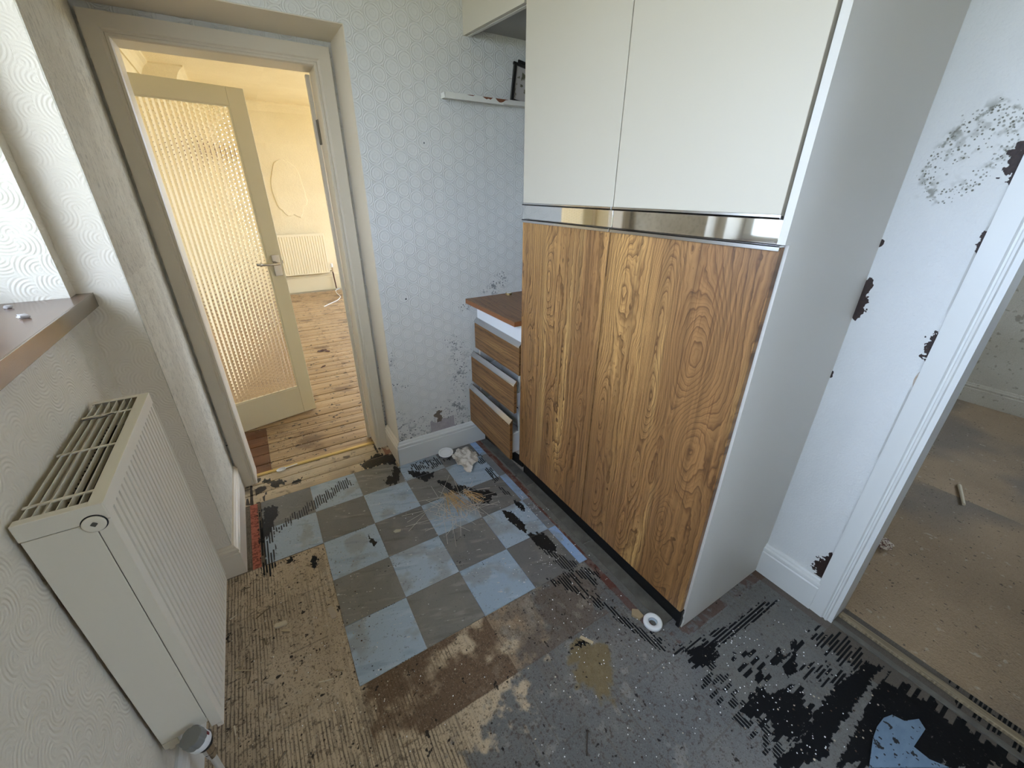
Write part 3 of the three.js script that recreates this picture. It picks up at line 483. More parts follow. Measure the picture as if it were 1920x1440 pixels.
// blistered paper on the far wall
{
  const pts = []; for (let k = 0; k < 40; k++) { const a = k / 40 * 6.283, r = 1 + (fbm(Math.cos(a) * 2 + 5, Math.sin(a) * 2, 3, 190) - 0.5) * 0.35 + (Math.sin(a) < -0.2 ? 0.05 * Math.sin(a * 9) : 0); pts.push(new THREE.Vector2(0.17 + 0.2 * r * Math.cos(a) * (1 - 0.15 * Math.sin(a)), 1.46 + 0.35 * r * Math.sin(a))); }
  const g = new THREE.ExtrudeGeometry(new THREE.Shape(pts), { depth: 0.003, bevelEnabled: true, bevelSize: 0.012, bevelThickness: 0.006, bevelSegments: 3 }).translate(0, 0, FZ2 + 0.001);
  obj('blistered_paper', g, M.warm, wallFar);
}
obj('door_post', bx(WX, WX + 0.02, 0, 1.95, -0.84, -0.77, 0.002), M.cream, d1);
// glazed door, standing open in the other room
{
  const L = 0.655, T = 0.038, Y = 1.905, door = grp('door_1');
  door.userData = { kind: 'structure', label: 'cream door with a tall reeded glass pane standing open' };
  door.position.set(-0.328 - L * 0.9716, 0.01, -0.954 + L * 0.2365); door.rotation.y = Math.atan2(0.2365, 0.9716);
  const gx0 = 0.085, gx1 = L - 0.082, gy0 = 0.197, gy1 = 1.822, cm = std({ color: rgb(228, 218, 190), roughness: 0.4 });
  obj('stile', bx(0, gx0, 0, Y, -T, 0, 0.003), cm, door); obj('stile', bx(gx1, L, 0, Y, -T, 0, 0.003), cm, door);
  obj('rail', bx(gx0, gx1, gy1, Y, -T, 0, 0.003), cm, door); obj('rail', bx(gx0, gx1, 0, gy0, -T, 0, 0.003), cm, door);
  // reeded pane: vertical half-round reeds in front, staggered pin dimples behind, one closed solid
  const nx = 22 * 12, ny = 500, pos = [], idx = [], w = gx1 - gx0, h = gy1 - gy0, pitch = w / 22;
  for (let s = 0; s < 2; s++) for (let j = 0; j <= ny; j++) for (let i = 0; i <= nx; i++) {
    const x = i / nx * w, y = j / ny * h, k = Math.floor(x / pitch), f = x / pitch - k - 0.5, e = i === 0 || i === nx || j === 0 || j === ny;
    let z = -0.016;
    if (s === 0) z = e ? -0.0155 : -0.0155 + 0.0045 * Math.sqrt(Math.max(0, 1 - 4 * f * f * 0.96));
    else { const py = (y + (k % 2) * 0.0105) / 0.021; const fy = (py - Math.floor(py) - 0.5) * 0.021, fx = f * pitch; z = -0.0195 - (e ? 0 : 0.0028 * Math.exp(-(fx * fx + fy * fy) / (0.0045 ** 2))); }
    pos.push(gx0 + x, gy0 + y, z);
  }
  const at = (s, j, i) => s * (nx + 1) * (ny + 1) + j * (nx + 1) + i;
  for (let j = 0; j < ny; j++) for (let i = 0; i < nx; i++) { idx.push(at(0, j, i), at(0, j, i + 1), at(0, j + 1, i + 1), at(0, j, i), at(0, j + 1, i + 1), at(0, j + 1, i)); idx.push(at(1, j, i), at(1, j + 1, i + 1), at(1, j, i + 1), at(1, j, i), at(1, j + 1, i), at(1, j + 1, i + 1)); }
  for (let j = 0; j < ny; j++) for (const i of [0, nx]) { const a = at(0, j, i), b = at(0, j + 1, i), c = at(1, j + 1, i), d = at(1, j, i); i ? idx.push(a, d, c, a, c, b) : idx.push(a, b, c, a, c, d); }
  for (let i = 0; i < nx; i++) for (const j of [0, ny]) { const a = at(0, j, i), b = at(0, j, i + 1), c = at(1, j, i + 1), d = at(1, j, i); j ? idx.push(a, b, c, a, c, d) : idx.push(a, d, c, a, c, b); }
  const g = new THREE.BufferGeometry(); g.setAttribute('position', new THREE.Float32BufferAttribute(pos, 3)); g.setIndex(idx); g.computeVertexNormals();
  const pane = new THREE.Mesh(g, new THREE.MeshPhysicalMaterial({ color: rgb(255, 252, 244), transmission: 1, thickness: 0.006, ior: 1.45, roughness: 0.03 }));
  pane.name = 'glass_pane'; pane.castShadow = pane.receiveShadow = true; door.add(pane);
  obj('glazing_bead', [bx(gx0, gx0 + 0.006, gy0, gy1, -0.012, -0.002), bx(gx1 - 0.006, gx1, gy0, gy1, -0.012, -0.002), bx(gx0, gx1, gy1 - 0.006, gy1, -0.012, -0.002), bx(gx0, gx1, gy0, gy0 + 0.006, -0.012, -0.002)], cm, door);
  const hd = grp('door_handle', door); hd.position.set(L - 0.038, 1.01, 0);
  obj('backplate', [bx(-0.022, 0.022, 0.015, 0.062, 0, 0.012, 0.003), bx(-0.022, 0.022, -0.062, 0.008, 0, 0.012, 0.003)], M.chrome, hd);
  obj('lever', [cyl(0.008, 0.008, [0, 0.014, 0.005], [0, 0.014, 0.05], 14), tube([[0.006, 0.014, 0.048], [-0.03, 0.014, 0.05], [-0.075, 0.016, 0.05], [-0.118, 0.022, 0.048]], 0.0075, 20, 10), lathe([[0, 0], [0.009, 0.002], [0.01, 0.01], [0.007, 0.016], [0, 0.018]], 14).rotateZ(Math.PI / 2).translate(-0.09, 0.018, 0.049)], M.chrome, hd);
  obj('latch', bx(L - 0.001, L + 0.006, 1.015, 1.035, -0.026, -0.012, 0.002), M.darkHole, door);
}
// ------------------------------------------------------------------ the room beyond the right doorway
struct('floor_3', bx(1.1601, 4.1, -0.12, -0.001, -0.0, 2.82), M.concrete);
struct('wall_beyond', bx(3.95, 4.1, -0.1, CH, 0, 2.8), M.dirty);
struct('wall_beyond_side', [bx(1.158, 3.95, -0.1, 0.9, 2.62, 2.8), bx(1.158, 2.2, 0.9, 2.1, 2.62, 2.8), bx(3.5, 3.95, 0.9, 2.1, 2.62, 2.8), bx(1.158, 3.95, 2.1, CH, 2.62, 2.8)], M.dirty);
struct('wall_beyond_back', bx(1.158, 3.95, 0, CH, 0.001, 0.01), M.dirty);
struct('wall_beyond_near', [bx(1.158, 1.166, 0, CH, 0.01, 1.69), bx(1.158, 1.166, 0, CH, 2.57, 2.62), bx(1.158, 1.166, 2.03, CH, 1.69, 2.57)], M.dirty);
const addedWin5 = grp('added_window_5'); addedWin5.userData.kind = 'structure';  // unseen window added to light the room beyond
obj('window_frame', [bx(2.2, 3.5, 0.9, 0.96, 2.72, 2.77), bx(2.2, 3.5, 2.04, 2.1, 2.72, 2.77), bx(2.2, 2.26, 0.96, 2.04, 2.72, 2.77), bx(3.44, 3.5, 0.96, 2.04, 2.72, 2.77), bx(2.82, 2.88, 0.96, 2.04, 2.72, 2.77)], M.gloss, addedWin5);
for (const [a, b] of [[2.26, 2.82], [2.88, 3.44]]) obj('pane', bx(a, b, 0.96, 2.04, 2.743, 2.747), M.glass, addedWin5);
skirt('baseboard_beyond', [3.95, 0, 0.01], [3.95, 0, 2.62], [-1, 0, 0], 0, 0, M.dirty);
// outside
struct('ground', bx(-30, 30, -0.4, -0.15, -30, 30), M.ground);

// ------------------------------------------------------------------ tall cupboard
const X0 = 0.532;                                     // the plane of the cupboard doors
{
  const c = thing('tall_cupboard', 'tall kitchen cupboard with white upper doors and wood-grain lower doors', 'cupboard', [X0, 0, 0.955]);
  const q = (x0, x1, y0, y1, z0, z1, r) => bx(x0 - X0, x1 - X0, y0, y1, z0 - 0.955, z1 - 0.955, r);
  const shift = (m, g) => m;
  const wood = (name, g, mat, parent) => {             // keeps the grain where the doors stand
    const m = obj(name, g, mat, parent), uv = m.geometry.attributes.uv, p = m.geometry.attributes.position;
    for (let i = 0; i < p.count; i++) uv.setXY(i, p.getZ(i) + 0.955, p.getY(i)); return m;
  };
  // side panel, its broken foot shows as a notch
  const sp = new THREE.Shape([[0.551, 0.12], [0.557, 0.075], [0.5535, 0.06], [0.566, 0.03], [0.556, 0.001], [1.0555, 0.001], [1.0555, CH - 0.002], [0.532, CH - 0.002], [0.532, 1.334], [0.551, 1.334]].map((p) => new THREE.Vector2(p[0] - X0, p[1])));
  obj('side_panel', new THREE.ExtrudeGeometry(sp, { depth: 0.018, bevelEnabled: false }).translate(0, 0, 1.481 - 0.955), M.side, c);
  obj('side_panel', q(0.5525, 1.0555, 0.093, CH - 0.002, 0.4335, 0.449), M.side, c);
  obj('shelf_board', q(0.5525, 1.05, 1.34, 1.356, 0.45, 1.48), M.side, c); obj('base_board', q(0.5765, 1.05, 0.1, 0.116, 0.45, 1.48), M.side, c);
  obj('plinth', q(0.56, 0.575, 0, 0.1, 0.4335, 1.4805), M.blackPlastic, c);
  obj('plinth_end', q(0.545, 0.5595, 0.001, 0.092, 1.4808, 1.494), M.blackPlastic, c);
  const zs = 0.955;
  for (const [a, b] of [[0.4316, zs - 0.0018], [zs + 0.0018, 1.4765]]) {
    const bl = b > 1 ? 1.4915 : b, d = wood('door', q(X0, X0 + 0.018, 0.0932, 1.328, a, bl, 0.0012), M.teak, c); d.userData.label = 'wood-grain lower door';
    obj('handle_strip', [q(X0 - 0.007, X0 + 0.018, 1.328, 1.3325, a, bl, 0.001), q(X0 - 0.007, X0 - 0.0045, 1.32, 1.3325, a, bl, 0.001)], M.alu, d);
    const u = obj('door', q(X0, X0 + 0.018, 1.392, CH - 0.004, a, b - (b > 1 ? 0.004 : 0), 0.0015), M.laminate, c); u.userData.label = 'white upper door';
    obj('handle_strip', [q(X0 - 0.006, X0 + 0.018, 1.386, 1.391, a, b, 0.001), q(X0 - 0.006, X0 - 0.0035, 1.386, 1.396, a, b, 0.001)], M.alu, u);
  }
  for (const [a, b] of [[0.4316, zs - 0.001], [zs + 0.001, 1.4795]]) obj('rail_cover', q(X0 + 0.004, X0 + 0.019, 1.3335, 1.3855, a, b, 0.001), M.mirror, c);
}
// ------------------------------------------------------------------ wall cupboard above the worktop
{
  const w = thing('wall_cupboard', 'white wall cupboard high above the worktop, beside the tall cupboard', 'cupboard', [0.493, 2.035, 0.001], 0.0835);
  obj('door', bx(0, 0.018, 0.001, CH - 2.04, 0, 0.424, 0.0015), M.laminate, w);
  obj('base_panel', bx(0.04, 0.5, 0.03, 0.046, 0.002, 0.42), std({ color: rgb(150, 148, 140), roughness: 0.6 }), w);
  obj('light_pelmet', bx(0.019, 0.036, 0, 0.046, 0, 0.424, 0.002), M.side, w);
  obj('carcass_side', bx(0.02, 0.5, 0.048, CH - 2.04, 0, 0.016), M.side, w); obj('carcass_side', bx(0.02, 0.45, 0.048, CH - 2.04, 0.4, 0.414), M.side, w);
}
// ------------------------------------------------------------------ drawer unit with three drawers, two of them sagging open
{
  const turn = 0.105;                                  // stands slightly skewed to the tall cupboard
  const t = thing('drawer_unit', 'base unit with three wood-grain drawers, the lower two hanging open', 'drawer unit', [0.487, 0, 0.024], turn);
  const slope = 0.1;
  obj('carcass_side', bx(0.024, 0.22, 0.1, 0.885, 0.0, 0.014), M.side, t); obj('carcass_side', bx(0.024, 0.21, 0.1, 0.855, 0.365, 0.378), M.side, t);
  obj('carcass_back', bx(0.206, 0.22, 0.1, 0.86, 0.0145, 0.3645), M.blackPlastic, t); obj('carcass_base', bx(0.024, 0.2, 0.1, 0.115, 0.0145, 0.3645), M.side, t);
  const fr = obj('front_rail', bx(0.02, 0.0235, 0.792, 0.882, 0, 0.392), M.whitePlastic, t); { const k = new THREE.Matrix4(); k.elements[9] = -0.065; fr.geometry.applyMatrix4(k); }
  obj('plinth', bx(0.05, 0.065, 0, 0.0995, 0, 0.378), M.blackPlastic, t);
  const drawer = (y, h, out, tilt, len) => {
    const d = grp('drawer', t); d.position.set(-out, y, 0.0); const hang = new THREE.Matrix4().makeShear(0, 0, 0, 0, 0, 0); hang.elements[9] = -Math.tan(tilt);
    obj('drawer_front', bx(0, 0.018, 0, h, 0, len, 0.0015), M.drawer, d);
    obj('handle_strip', sweep([[-0.004, -0.003], [-0.002, 0.004], [0.014, 0.021], [0.018, 0.021], [0.018, 0.0005], [-0.002, 0.0005], [-0.002, -0.003]], [0, h, 0], [0, h, len], [1, 0, 0], [0, 1, 0]), M.alu, d);
    obj('drawer_box', [bx(0.0185, 0.2, 0.02, h * 0.62, 0.02, 0.032), bx(0.0185, 0.2, 0.02, h * 0.62, len - 0.03, len - 0.018), bx(0.0185, 0.2, 0.02, 0.026, 0.032, len - 0.03), bx(0.19, 0.2, 0.02, h * 0.62, 0.032, len - 0.03)], M.whitePlastic, d);
    d.children.forEach((m) => m.geometry.applyMatrix4(hang));
  };
  drawer(0.634, 0.152, 0.0, 0.09, 0.4); drawer(0.432, 0.162, 0.03, 0.105, 0.4); drawer(0.172, 0.226, 0.052, 0.165, 0.395);
}
M.chip = std({ color: rgb(120, 72, 44), roughness: 0.8 });
// worktop, standing on the drawer unit and dipping towards the cupboard
{
  const w = thing('worktop', 'brown wood-effect worktop lying on the drawer unit', 'worktop', [0.449, 0.888, 0.002]);
  w.rotation.x = 0.063;
  const P = [[0, 0], [0.6, 0], [0.6, 0.426], [0.047, 0.426]];
  obj('top_sheet', slabShape(P, 0.021, 0.025), M.worktop, w);
  obj('front_edging', slabShape([[0, 0], [0.012, 0], [0.059, 0.426], [0.047, 0.426]], 0, 0.0208), M.worktopEdge, w);
  obj('core_board', slabShape([[0.0122, 0], [0.6, 0], [0.6, 0.4258], [0.0592, 0.4258]], 0, 0.0208), M.worktopEdge, w);
}
{
  const p = thing('jar_lid', 'small pale metal lid lying on the worktop', 'lid', [0.705, 0.9085, 0.03]); p.rotation.x = 0.063;
  obj('rim', lathe([[0.014, 0], [0.017, 0], [0.0175, 0.003], [0.0175, 0.012], [0.0165, 0.0135], [0.014, 0.0135], [0.014, 0]], 28), M.brass, p);
  obj('top', lathe([[0, 0.0118], [0.0135, 0.0118], [0.0135, 0.0128], [0, 0.0128]], 28), M.whitePlastic, p);
}
// small shelf on the back wall
{
  const s = thing('wall_shelf', 'narrow chipped white shelf fixed to the back wall above the worktop', 'shelf', [0.375, 1.803, 0.0015]);
  obj('board', bx(0.0035, 0.66, 0.0, 0.018, 0, 0.0385, 0.001), M.side, s); obj('bare_edge', bx(0.0035, 0.66, 0.002, 0.0186, 0.0386, 0.0401), M.chip, s); obj('end_strip', bx(0, 0.003, -0.002, 0.0188, 0, 0.046, 0.001), M.gloss, s);
  const edge = (x0, x1, z, y0) => { const top = []; const n = 26; for (let i = 0; i <= n; i++) { const x = mix(x1, x0, i / n), d = Math.max(0, fbm(x * 26 + 3, 2, 3, 201) - 0.52) * 0.075 * smooth(0.09, 0.19, x) * smooth(0.36, 0.24, x); top.push(new THREE.Vector2(x, 0.0188 - d)); } const sh = new THREE.Shape([new THREE.Vector2(x0, y0), new THREE.Vector2(x1, y0), ...top]); return new THREE.ExtrudeGeometry(sh, { depth: z, bevelEnabled: false }).translate(0, 0, 0.0402); };
  obj('lipping', edge(0, 0.29, 0.006, -0.004), M.gloss, s); obj('lipping', edge(0.2905, 0.66, 0.003, 0.0005), M.side, s);
}
{
  const f = thing('picture_frame', 'small broken dark frame leaning on the wall shelf', 'frame', [0.716, 1.8225, 0.024]); f.rotation.z = -0.16; f.rotation.x = -0.05;
  const dk = std({ color: rgb(34, 32, 30), roughness: 0.4 });
  obj('side_bar', [bx(0, 0.009, 0, 0.155, -0.006, 0.006, 0.002), bx(0.011, 0.016, 0.004, 0.15, -0.004, 0.004, 0.001)], dk, f);
  obj('side_bar', bx(0.105, 0.118, 0, 0.155, -0.006, 0.006, 0.002), dk, f);
  obj('top_bar', [bx(-0.004, 0.122, 0.144, 0.156, -0.006, 0.006, 0.003), bx(0.02, 0.1, 0.156, 0.17, -0.004, 0.004, 0.004)], dk, f);
  obj('bottom_bar', bx(0.016, 0.106, 0, 0.012, -0.005, 0.005, 0.003), dk, f);
  obj('picture_panel', bx(0.016, 0.105, 0.012, 0.144, -0.003, -0.001), std({ map: rep(tex(128, 128, (u, v, o) => { const c = mix3([176, 168, 160], [96, 92, 70], smooth(0.55, 0.7, fbm(u * 7, v * 9, 3, 202))); o[0] = c[0]; o[1] = c[1]; o[2] = c[2]; }, true), 0.13, 0.13), roughness: 0.4 }), f);
}
// ------------------------------------------------------------------ panel radiators (local z points out of the wall)
function ribbed(w, h, n) {                            // a pressed steel panel with upright ribs
  const rows = [0, 0.014, 0.024, h - 0.038, h - 0.028, h], mask = [0, 0, 1, 1, 0, 0], pr = [[0, 0], [0.56, 0], [0.61, 0.8], [0.66, 1], [0.84, 1], [0.89, 0.8], [0.94, 0]], pos = [], idx = [];
  const xs = [[-w / 2, 0]]; const p = (w - 0.03) / n;
  for (let i = 0; i < n; i++) for (const [f, d] of pr) xs.push([-w / 2 + 0.015 + (i + f) * p, d]);
  xs.push([w / 2, 0]);
  rows.forEach((y, j) => xs.forEach(([x, d]) => pos.push(x, y, -0.018 * d * mask[j])));
  const m = xs.length; for (let j = 0; j < rows.length - 1; j++) for (let i = 0; i < m - 1; i++) idx.push(j * m + i, j * m + i + 1, (j + 1) * m + i + 1, j * m + i, (j + 1) * m + i + 1, (j + 1) * m + i);
  const g = new THREE.BufferGeometry(); g.setAttribute('position', new THREE.Float32BufferAttribute(pos, 3)); g.setIndex(idx); const q = g.toNonIndexed(); q.computeVertexNormals(); return q;
}
{
  const W = 0.5, H = 0.725, D = 0.113, x0 = -0.917;
  const r = thing('radiator', 'cream double panel radiator under the window with slatted top grille', 'radiator', [x0, 0.215, 0.882], Math.PI / 2);
  const fp = obj('front_panel', [ribbed(W - 0.004, H - 0.004, 20).translate(0, 0, D), bx(-W / 2 + 0.002, W / 2 - 0.002, 0, 0.012, D - 0.012, D - 0.0005), bx(-W / 2 + 0.002, -W / 2 + 0.004, 0.03, H - 0.02, D - 0.02, D - 0.0006), bx(W / 2 - 0.004, W / 2 - 0.002, 0.03, H - 0.02, D - 0.02, D - 0.0006)], M.rad, r);
  obj('back_panel', [bx(-W / 2 + 0.004, W / 2 - 0.004, 0.002, H - 0.03, 0.004, 0.016, 0.003)], M.rad, r);
  const fins = []; for (let i = 0; i < 28; i++) fins.push(bx(-W / 2 + 0.02 + i * 0.0165, -W / 2 + 0.0205 + i * 0.0165, 0.03, H - 0.06, 0.018, D - 0.022)); obj('convector', fins, M.radDarkShade, r);
  const tg = obj('top_grille', [bx(-W / 2, W / 2, H - 0.001, H, D - 0.02, D + 0.001, 0.0004), bx(-W / 2, W / 2, H - 0.03, H, D + 0.0006, D + 0.0026, 0.0008), bx(-W / 2, -W / 2 + 0.013, H - 0.001, H, 0, D - 0.02), bx(W / 2 - 0.013, W / 2, H - 0.001, H, 0, D - 0.02)], M.rad, r);
  for (let i = 0; i < 6; i++) obj('slat', bx(-W / 2 + 0.012, W / 2 - 0.012, H - 0.015, H - 0.0015, 0.006 + i * 0.0148, 0.0073 + i * 0.0148), M.rad, tg);
  for (const x of [-0.199, -0.018, 0.16]) obj('crossbar', bx(x - 0.003, x + 0.003, H - 0.0035, H - 0.0008, 0, D - 0.02), M.rad, tg);
  obj('grille_clip', tube([[0.135, H + 0.003, 0.004], [0.132, H + 0.005, 0.02], [0.136, H + 0.002, 0.04], [0.148, H + 0.002, 0.058], [0.15, H, 0.062]], 0.0016, 20, 6), M.radDarkShade, tg);
  for (const s of [-1, 1]) {
    const x = s * W / 2, a = Math.min(x, x + s * 0.003), b = Math.max(x, x + s * 0.003);
    const sp = obj('side_panel', [bx(a, b, 0.045, H - 0.036, 0.001, D - 0.022, 0.0008), bx(a, b, 0.02, H - 0.036, D - 0.0205, D + 0.002, 0.0008), bx(a, b, 0.02, 0.043, 0.001, 0.03, 0.0008)], M.rad, r);
    obj('end_cap', bx(a - 0.0005, b + 0.0005, H - 0.0345, H + 0.0005, -0.001, D + 0.002, 0.0015), M.rad, sp);
    if (s < 0) {
      obj('plug', lathe([[0, 0], [0.0148, 0], [0.0165, 0.002], [0.0165, 0.004], [0.014, 0.0048], [0.006, 0.0048], [0.0045, 0.003], [0, 0.003]], 32).rotateZ(Math.PI / 2).translate(x - 0.003, H - 0.037, D - 0.02), M.rad, sp);
      obj('plug_ring', new THREE.TorusGeometry(0.0172, 0.0012, 8, 40).rotateY(Math.PI / 2).translate(x - 0.0035, H - 0.037, D - 0.02), M.blackPlastic, sp);
      obj('plug_socket', new THREE.CylinderGeometry(0.0055, 0.0055, 0.001, 4).rotateZ(Math.PI / 2).translate(x - 0.0066, H - 0.037, D - 0.02), M.radDarkShade, sp);
    }
  }
  // thermostatic valve at the near lower corner
  const v = grp('valve', r); v.position.set(-W / 2, 0.0, 0.078);
  obj('tail', [cyl(0.009, 0.009, [0.004, 0, 0], [-0.03, 0, 0], 16), cyl(0.013, 0.013, [-0.004, 0, 0], [-0.016, 0, 0], 6)], M.chrome, v);
  obj('body', [cyl(0.012, 0.012, [-0.03, -0.02, 0.0], [-0.03, 0.016, 0.0], 20), cyl(0.009, 0.0085, [-0.03, -0.045, 0], [-0.03, -0.018, 0], 16), cyl(0.0125, 0.0125, [-0.03, -0.035, 0], [-0.03, -0.023, 0], 6)], M.chrome, v);
  const hd = grp('head', v); hd.position.set(-0.03, 0.01, 0); hd.rotation.z = 0.12; hd.rotation.x = -0.2; hd.scale.setScalar(1.1);
  obj('collar', lathe([[0.010, 0], [0.0155, 0], [0.0165, 0.004], [0.0165, 0.01], [0.010, 0.011]], 28), M.blackPlastic, hd);
  obj('skirt', lathe([[0.0, 0.011], [0.0175, 0.011], [0.0205, 0.016], [0.0212, 0.03], [0.0205, 0.034], [0, 0.0345]], 36), M.whitePlastic, hd);
  const knob = []; const s2 = new THREE.Shape(); for (let i = 0; i <= 72; i++) { const a = i / 72 * 6.2832, rr = 0.0195 - 0.0016 * Math.max(0, Math.cos(a * 6)) ** 2; i ? s2.lineTo(rr * Math.cos(a), rr * Math.sin(a)) : s2.moveTo(rr, 0); }
  obj('knob', new THREE.ExtrudeGeometry(s2, { depth: 0.018, bevelEnabled: true, bevelSize: 0.0016, bevelThickness: 0.003, bevelSegments: 3 }).rotateX(-Math.PI / 2).translate(0, 0.036, 0), M.greyPlastic, hd);
  obj('mark', bx(-0.003, 0.003, 0.028, 0.037, 0.0195, 0.0222, 0.001), M.red, hd);
  // pipe to the floor, as a part of the valve
  obj('pipe', tube([[-0.03, -0.04, 0], [-0.03, -0.09, 0], [-0.03, -0.15, 0.0], [-0.03, -0.214, 0]], 0.0075, 20, 14), std({ color: rgb(196, 190, 176), roughness: 0.4 }), v);
}
{
  const W = 0.95, H = 0.575, D = 0.075;
  const r = thing('radiator', 'ribbed cream radiator on the far wall seen through the open doorway', 'radiator', [0.025, 0.272, FZ2 + 0.02], 0);
  const rm = std({ color: rgb(246, 234, 202), roughness: 0.4 });
  obj('front_panel', [ribbed(W, H, 27).translate(0, 0, D), bx(-W / 2, W / 2, 0, H, D - 0.012, D - 0.0075)], rm, r);
  obj('back_panel', bx(-W / 2 + 0.01, W / 2 - 0.01, 0.01, H - 0.01, 0.004, 0.018, 0.003), rm, r);
  obj('top_grille', [bx(-W / 2, W / 2, H - 0.012, H, 0.002, 0.006), bx(-W / 2, W / 2, H - 0.012, H, 0.03, 0.034), bx(-W / 2, W / 2, H - 0.03, H + 0.001, D - 0.004, D + 0.001, 0.001)], rm, r);
  for (const s of [-1, 1]) obj('side_panel', bx(s * W / 2 - 0.0015, s * W / 2 + 0.0015, 0.02, H, 0.002, D, 0.001), rm, r);
  const v = grp('valve', r); v.position.set(W / 2, 0.02, 0.035);
  obj('body', [cyl(0.009, 0.009, [-0.005, 0, 0], [0.045, 0, 0], 12), cyl(0.012, 0.012, [0.045, -0.02, 0], [0.045, 0.05, 0], 14)], M.chrome, v);
  obj('head', lathe([[0, 0.05], [0.016, 0.05], [0.018, 0.06], [0.018, 0.1], [0.014, 0.108], [0, 0.11]], 20).translate(0.045, 0, 0), M.whitePlastic, v);
  obj('pipe', cyl(0.009, 0.009, [0.045, -0.02, 0], [0.055, -0.271, 0.012], 12), std({ color: rgb(90, 52, 32), roughness: 0.5 }), v);
}
// ------------------------------------------------------------------ things left lying about
{
  const c = thing('enamel_dish', 'small white dish with a dark blue rim lying upturned by the skirting', 'dish', [0.247, 0.0035, 0.064]);
  c.rotation.set(0.1, 0, 0.06);
  obj('bowl', lathe([[0, 0.0], [0.024, 0], [0.036, 0.008], [0.043, 0.02], [0.0445, 0.021], [0.0445, 0.0235], [0.041, 0.0225], [0.0, 0.0215]], 40), M.whitePlastic, c);
  obj('rim', new THREE.TorusGeometry(0.0442, 0.0017, 8, 48).rotateX(Math.PI / 2).translate(0, 0.0205, 0), std({ color: rgb(30, 38, 66), roughness: 0.4 }), c);
  obj('inner_ring', new THREE.TorusGeometry(0.031, 0.0007, 6, 40).rotateX(Math.PI / 2).translate(0, 0.0225, 0), std({ color: rgb(196, 196, 194), roughness: 0.4 }), c);
}
{ // crumpled cloth
  const out = [[0.272, 0.093], [0.31, 0.07], [0.36, 0.07], [0.40, 0.1], [0.41, 0.146], [0.395, 0.2], [0.38, 0.232], [0.335, 0.25], [0.318, 0.285], [0.288, 0.298], [0.272, 0.255], [0.262, 0.2], [0.255, 0.15], [0.26, 0.12]];
  const n = 44, pos = [], idx = [], map = {};
  for (let j = 0; j <= n; j++) for (let i = 0; i <= n; i++) {
    const x = 0.245 + i / n * 0.175, z = 0.06 + j / n * 0.25; if (!inPoly(out, x + (vn(i * 0.7, j * 0.7, 3) - 0.5) * 0.008, z)) continue;
    map[j * 99 + i] = pos.length / 3; const cr = Math.abs(fbm(x * 17, z * 17, 2, 210) - 0.5) * 2, f = Math.abs(fbm(x * 30 + 9, z * 22, 2, 211) - 0.5) * 2;
    pos.push(x, 0.0045 + 0.022 * (1 - cr) ** 2 * (0.4 + fbm(x * 9, z * 9, 2, 213)) + 0.010 * (1 - f) ** 3, z);
  }
  for (let j = 0; j < n; j++) for (let i = 0; i < n; i++) { const a = map[j * 99 + i], b = map[j * 99 + i + 1], c = map[(j + 1) * 99 + i], d = map[(j + 1) * 99 + i + 1]; if (a === undefined || d === undefined) continue; if (b !== undefined) idx.push(a, d, b); if (c !== undefined) idx.push(a, c, d); }
  const g = new THREE.BufferGeometry(); g.setAttribute('position', new THREE.Float32BufferAttribute(pos, 3)); g.setIndex(idx); g.computeVertexNormals();
  const m = obj('cloth', g, std({ color: rgb(236, 232, 226), roughness: 0.95, side: THREE.DoubleSide, map: rep(tex(256, 256, (u, v, o) => { const c = mix3([235, 230, 222], [196, 188, 176], smooth(0.45, 0.75, fbm(u * 9, v * 9, 4, 214))); o[0] = c[0]; o[1] = c[1]; o[2] = c[2]; }, true), 0.2, 0.2) }));
  tag(m, 'crumpled off-white cloth on the blue tiles beside the upturned dish', 'cloth');
}
{ // plastic ring, axis upright
  const r = thing('plastic_ring', 'thick white plastic ring lying on the floor by the cupboard plinth', 'ring', [0.4775, 0.0, 1.4335]);
  obj('ring_body', lathe([[0.0155, 0.001], [0.029, 0.001], [0.0335, 0.004], [0.034, 0.012], [0.0325, 0.0155], [0.027, 0.0165], [0.02, 0.0155], [0.0155, 0.013], [0.0155, 0.001]], 48), M.whitePlastic, r);
  obj('inner_sleeve', lathe([[0.0135, 0.0005], [0.0155, 0.0005], [0.0155, 0.0125], [0.0135, 0.0105], [0.0135, 0.0005]], 40), std({ color: rgb(196, 204, 212), roughness: 0.5 }), r);
}
const woodM = [rgb(190, 172, 138), rgb(160, 140, 108), rgb(206, 192, 164), rgb(112, 96, 74)].map((c) => std({ color: c, roughness: 0.75 }));
function stick(name, a, b, r, mat, y = 0.004) { const m = obj(name, cyl(r, r * 0.75, [a[0], y, a[1]], [b[0], y + R(0, 0.004), b[1]], 7), mat); return m; }
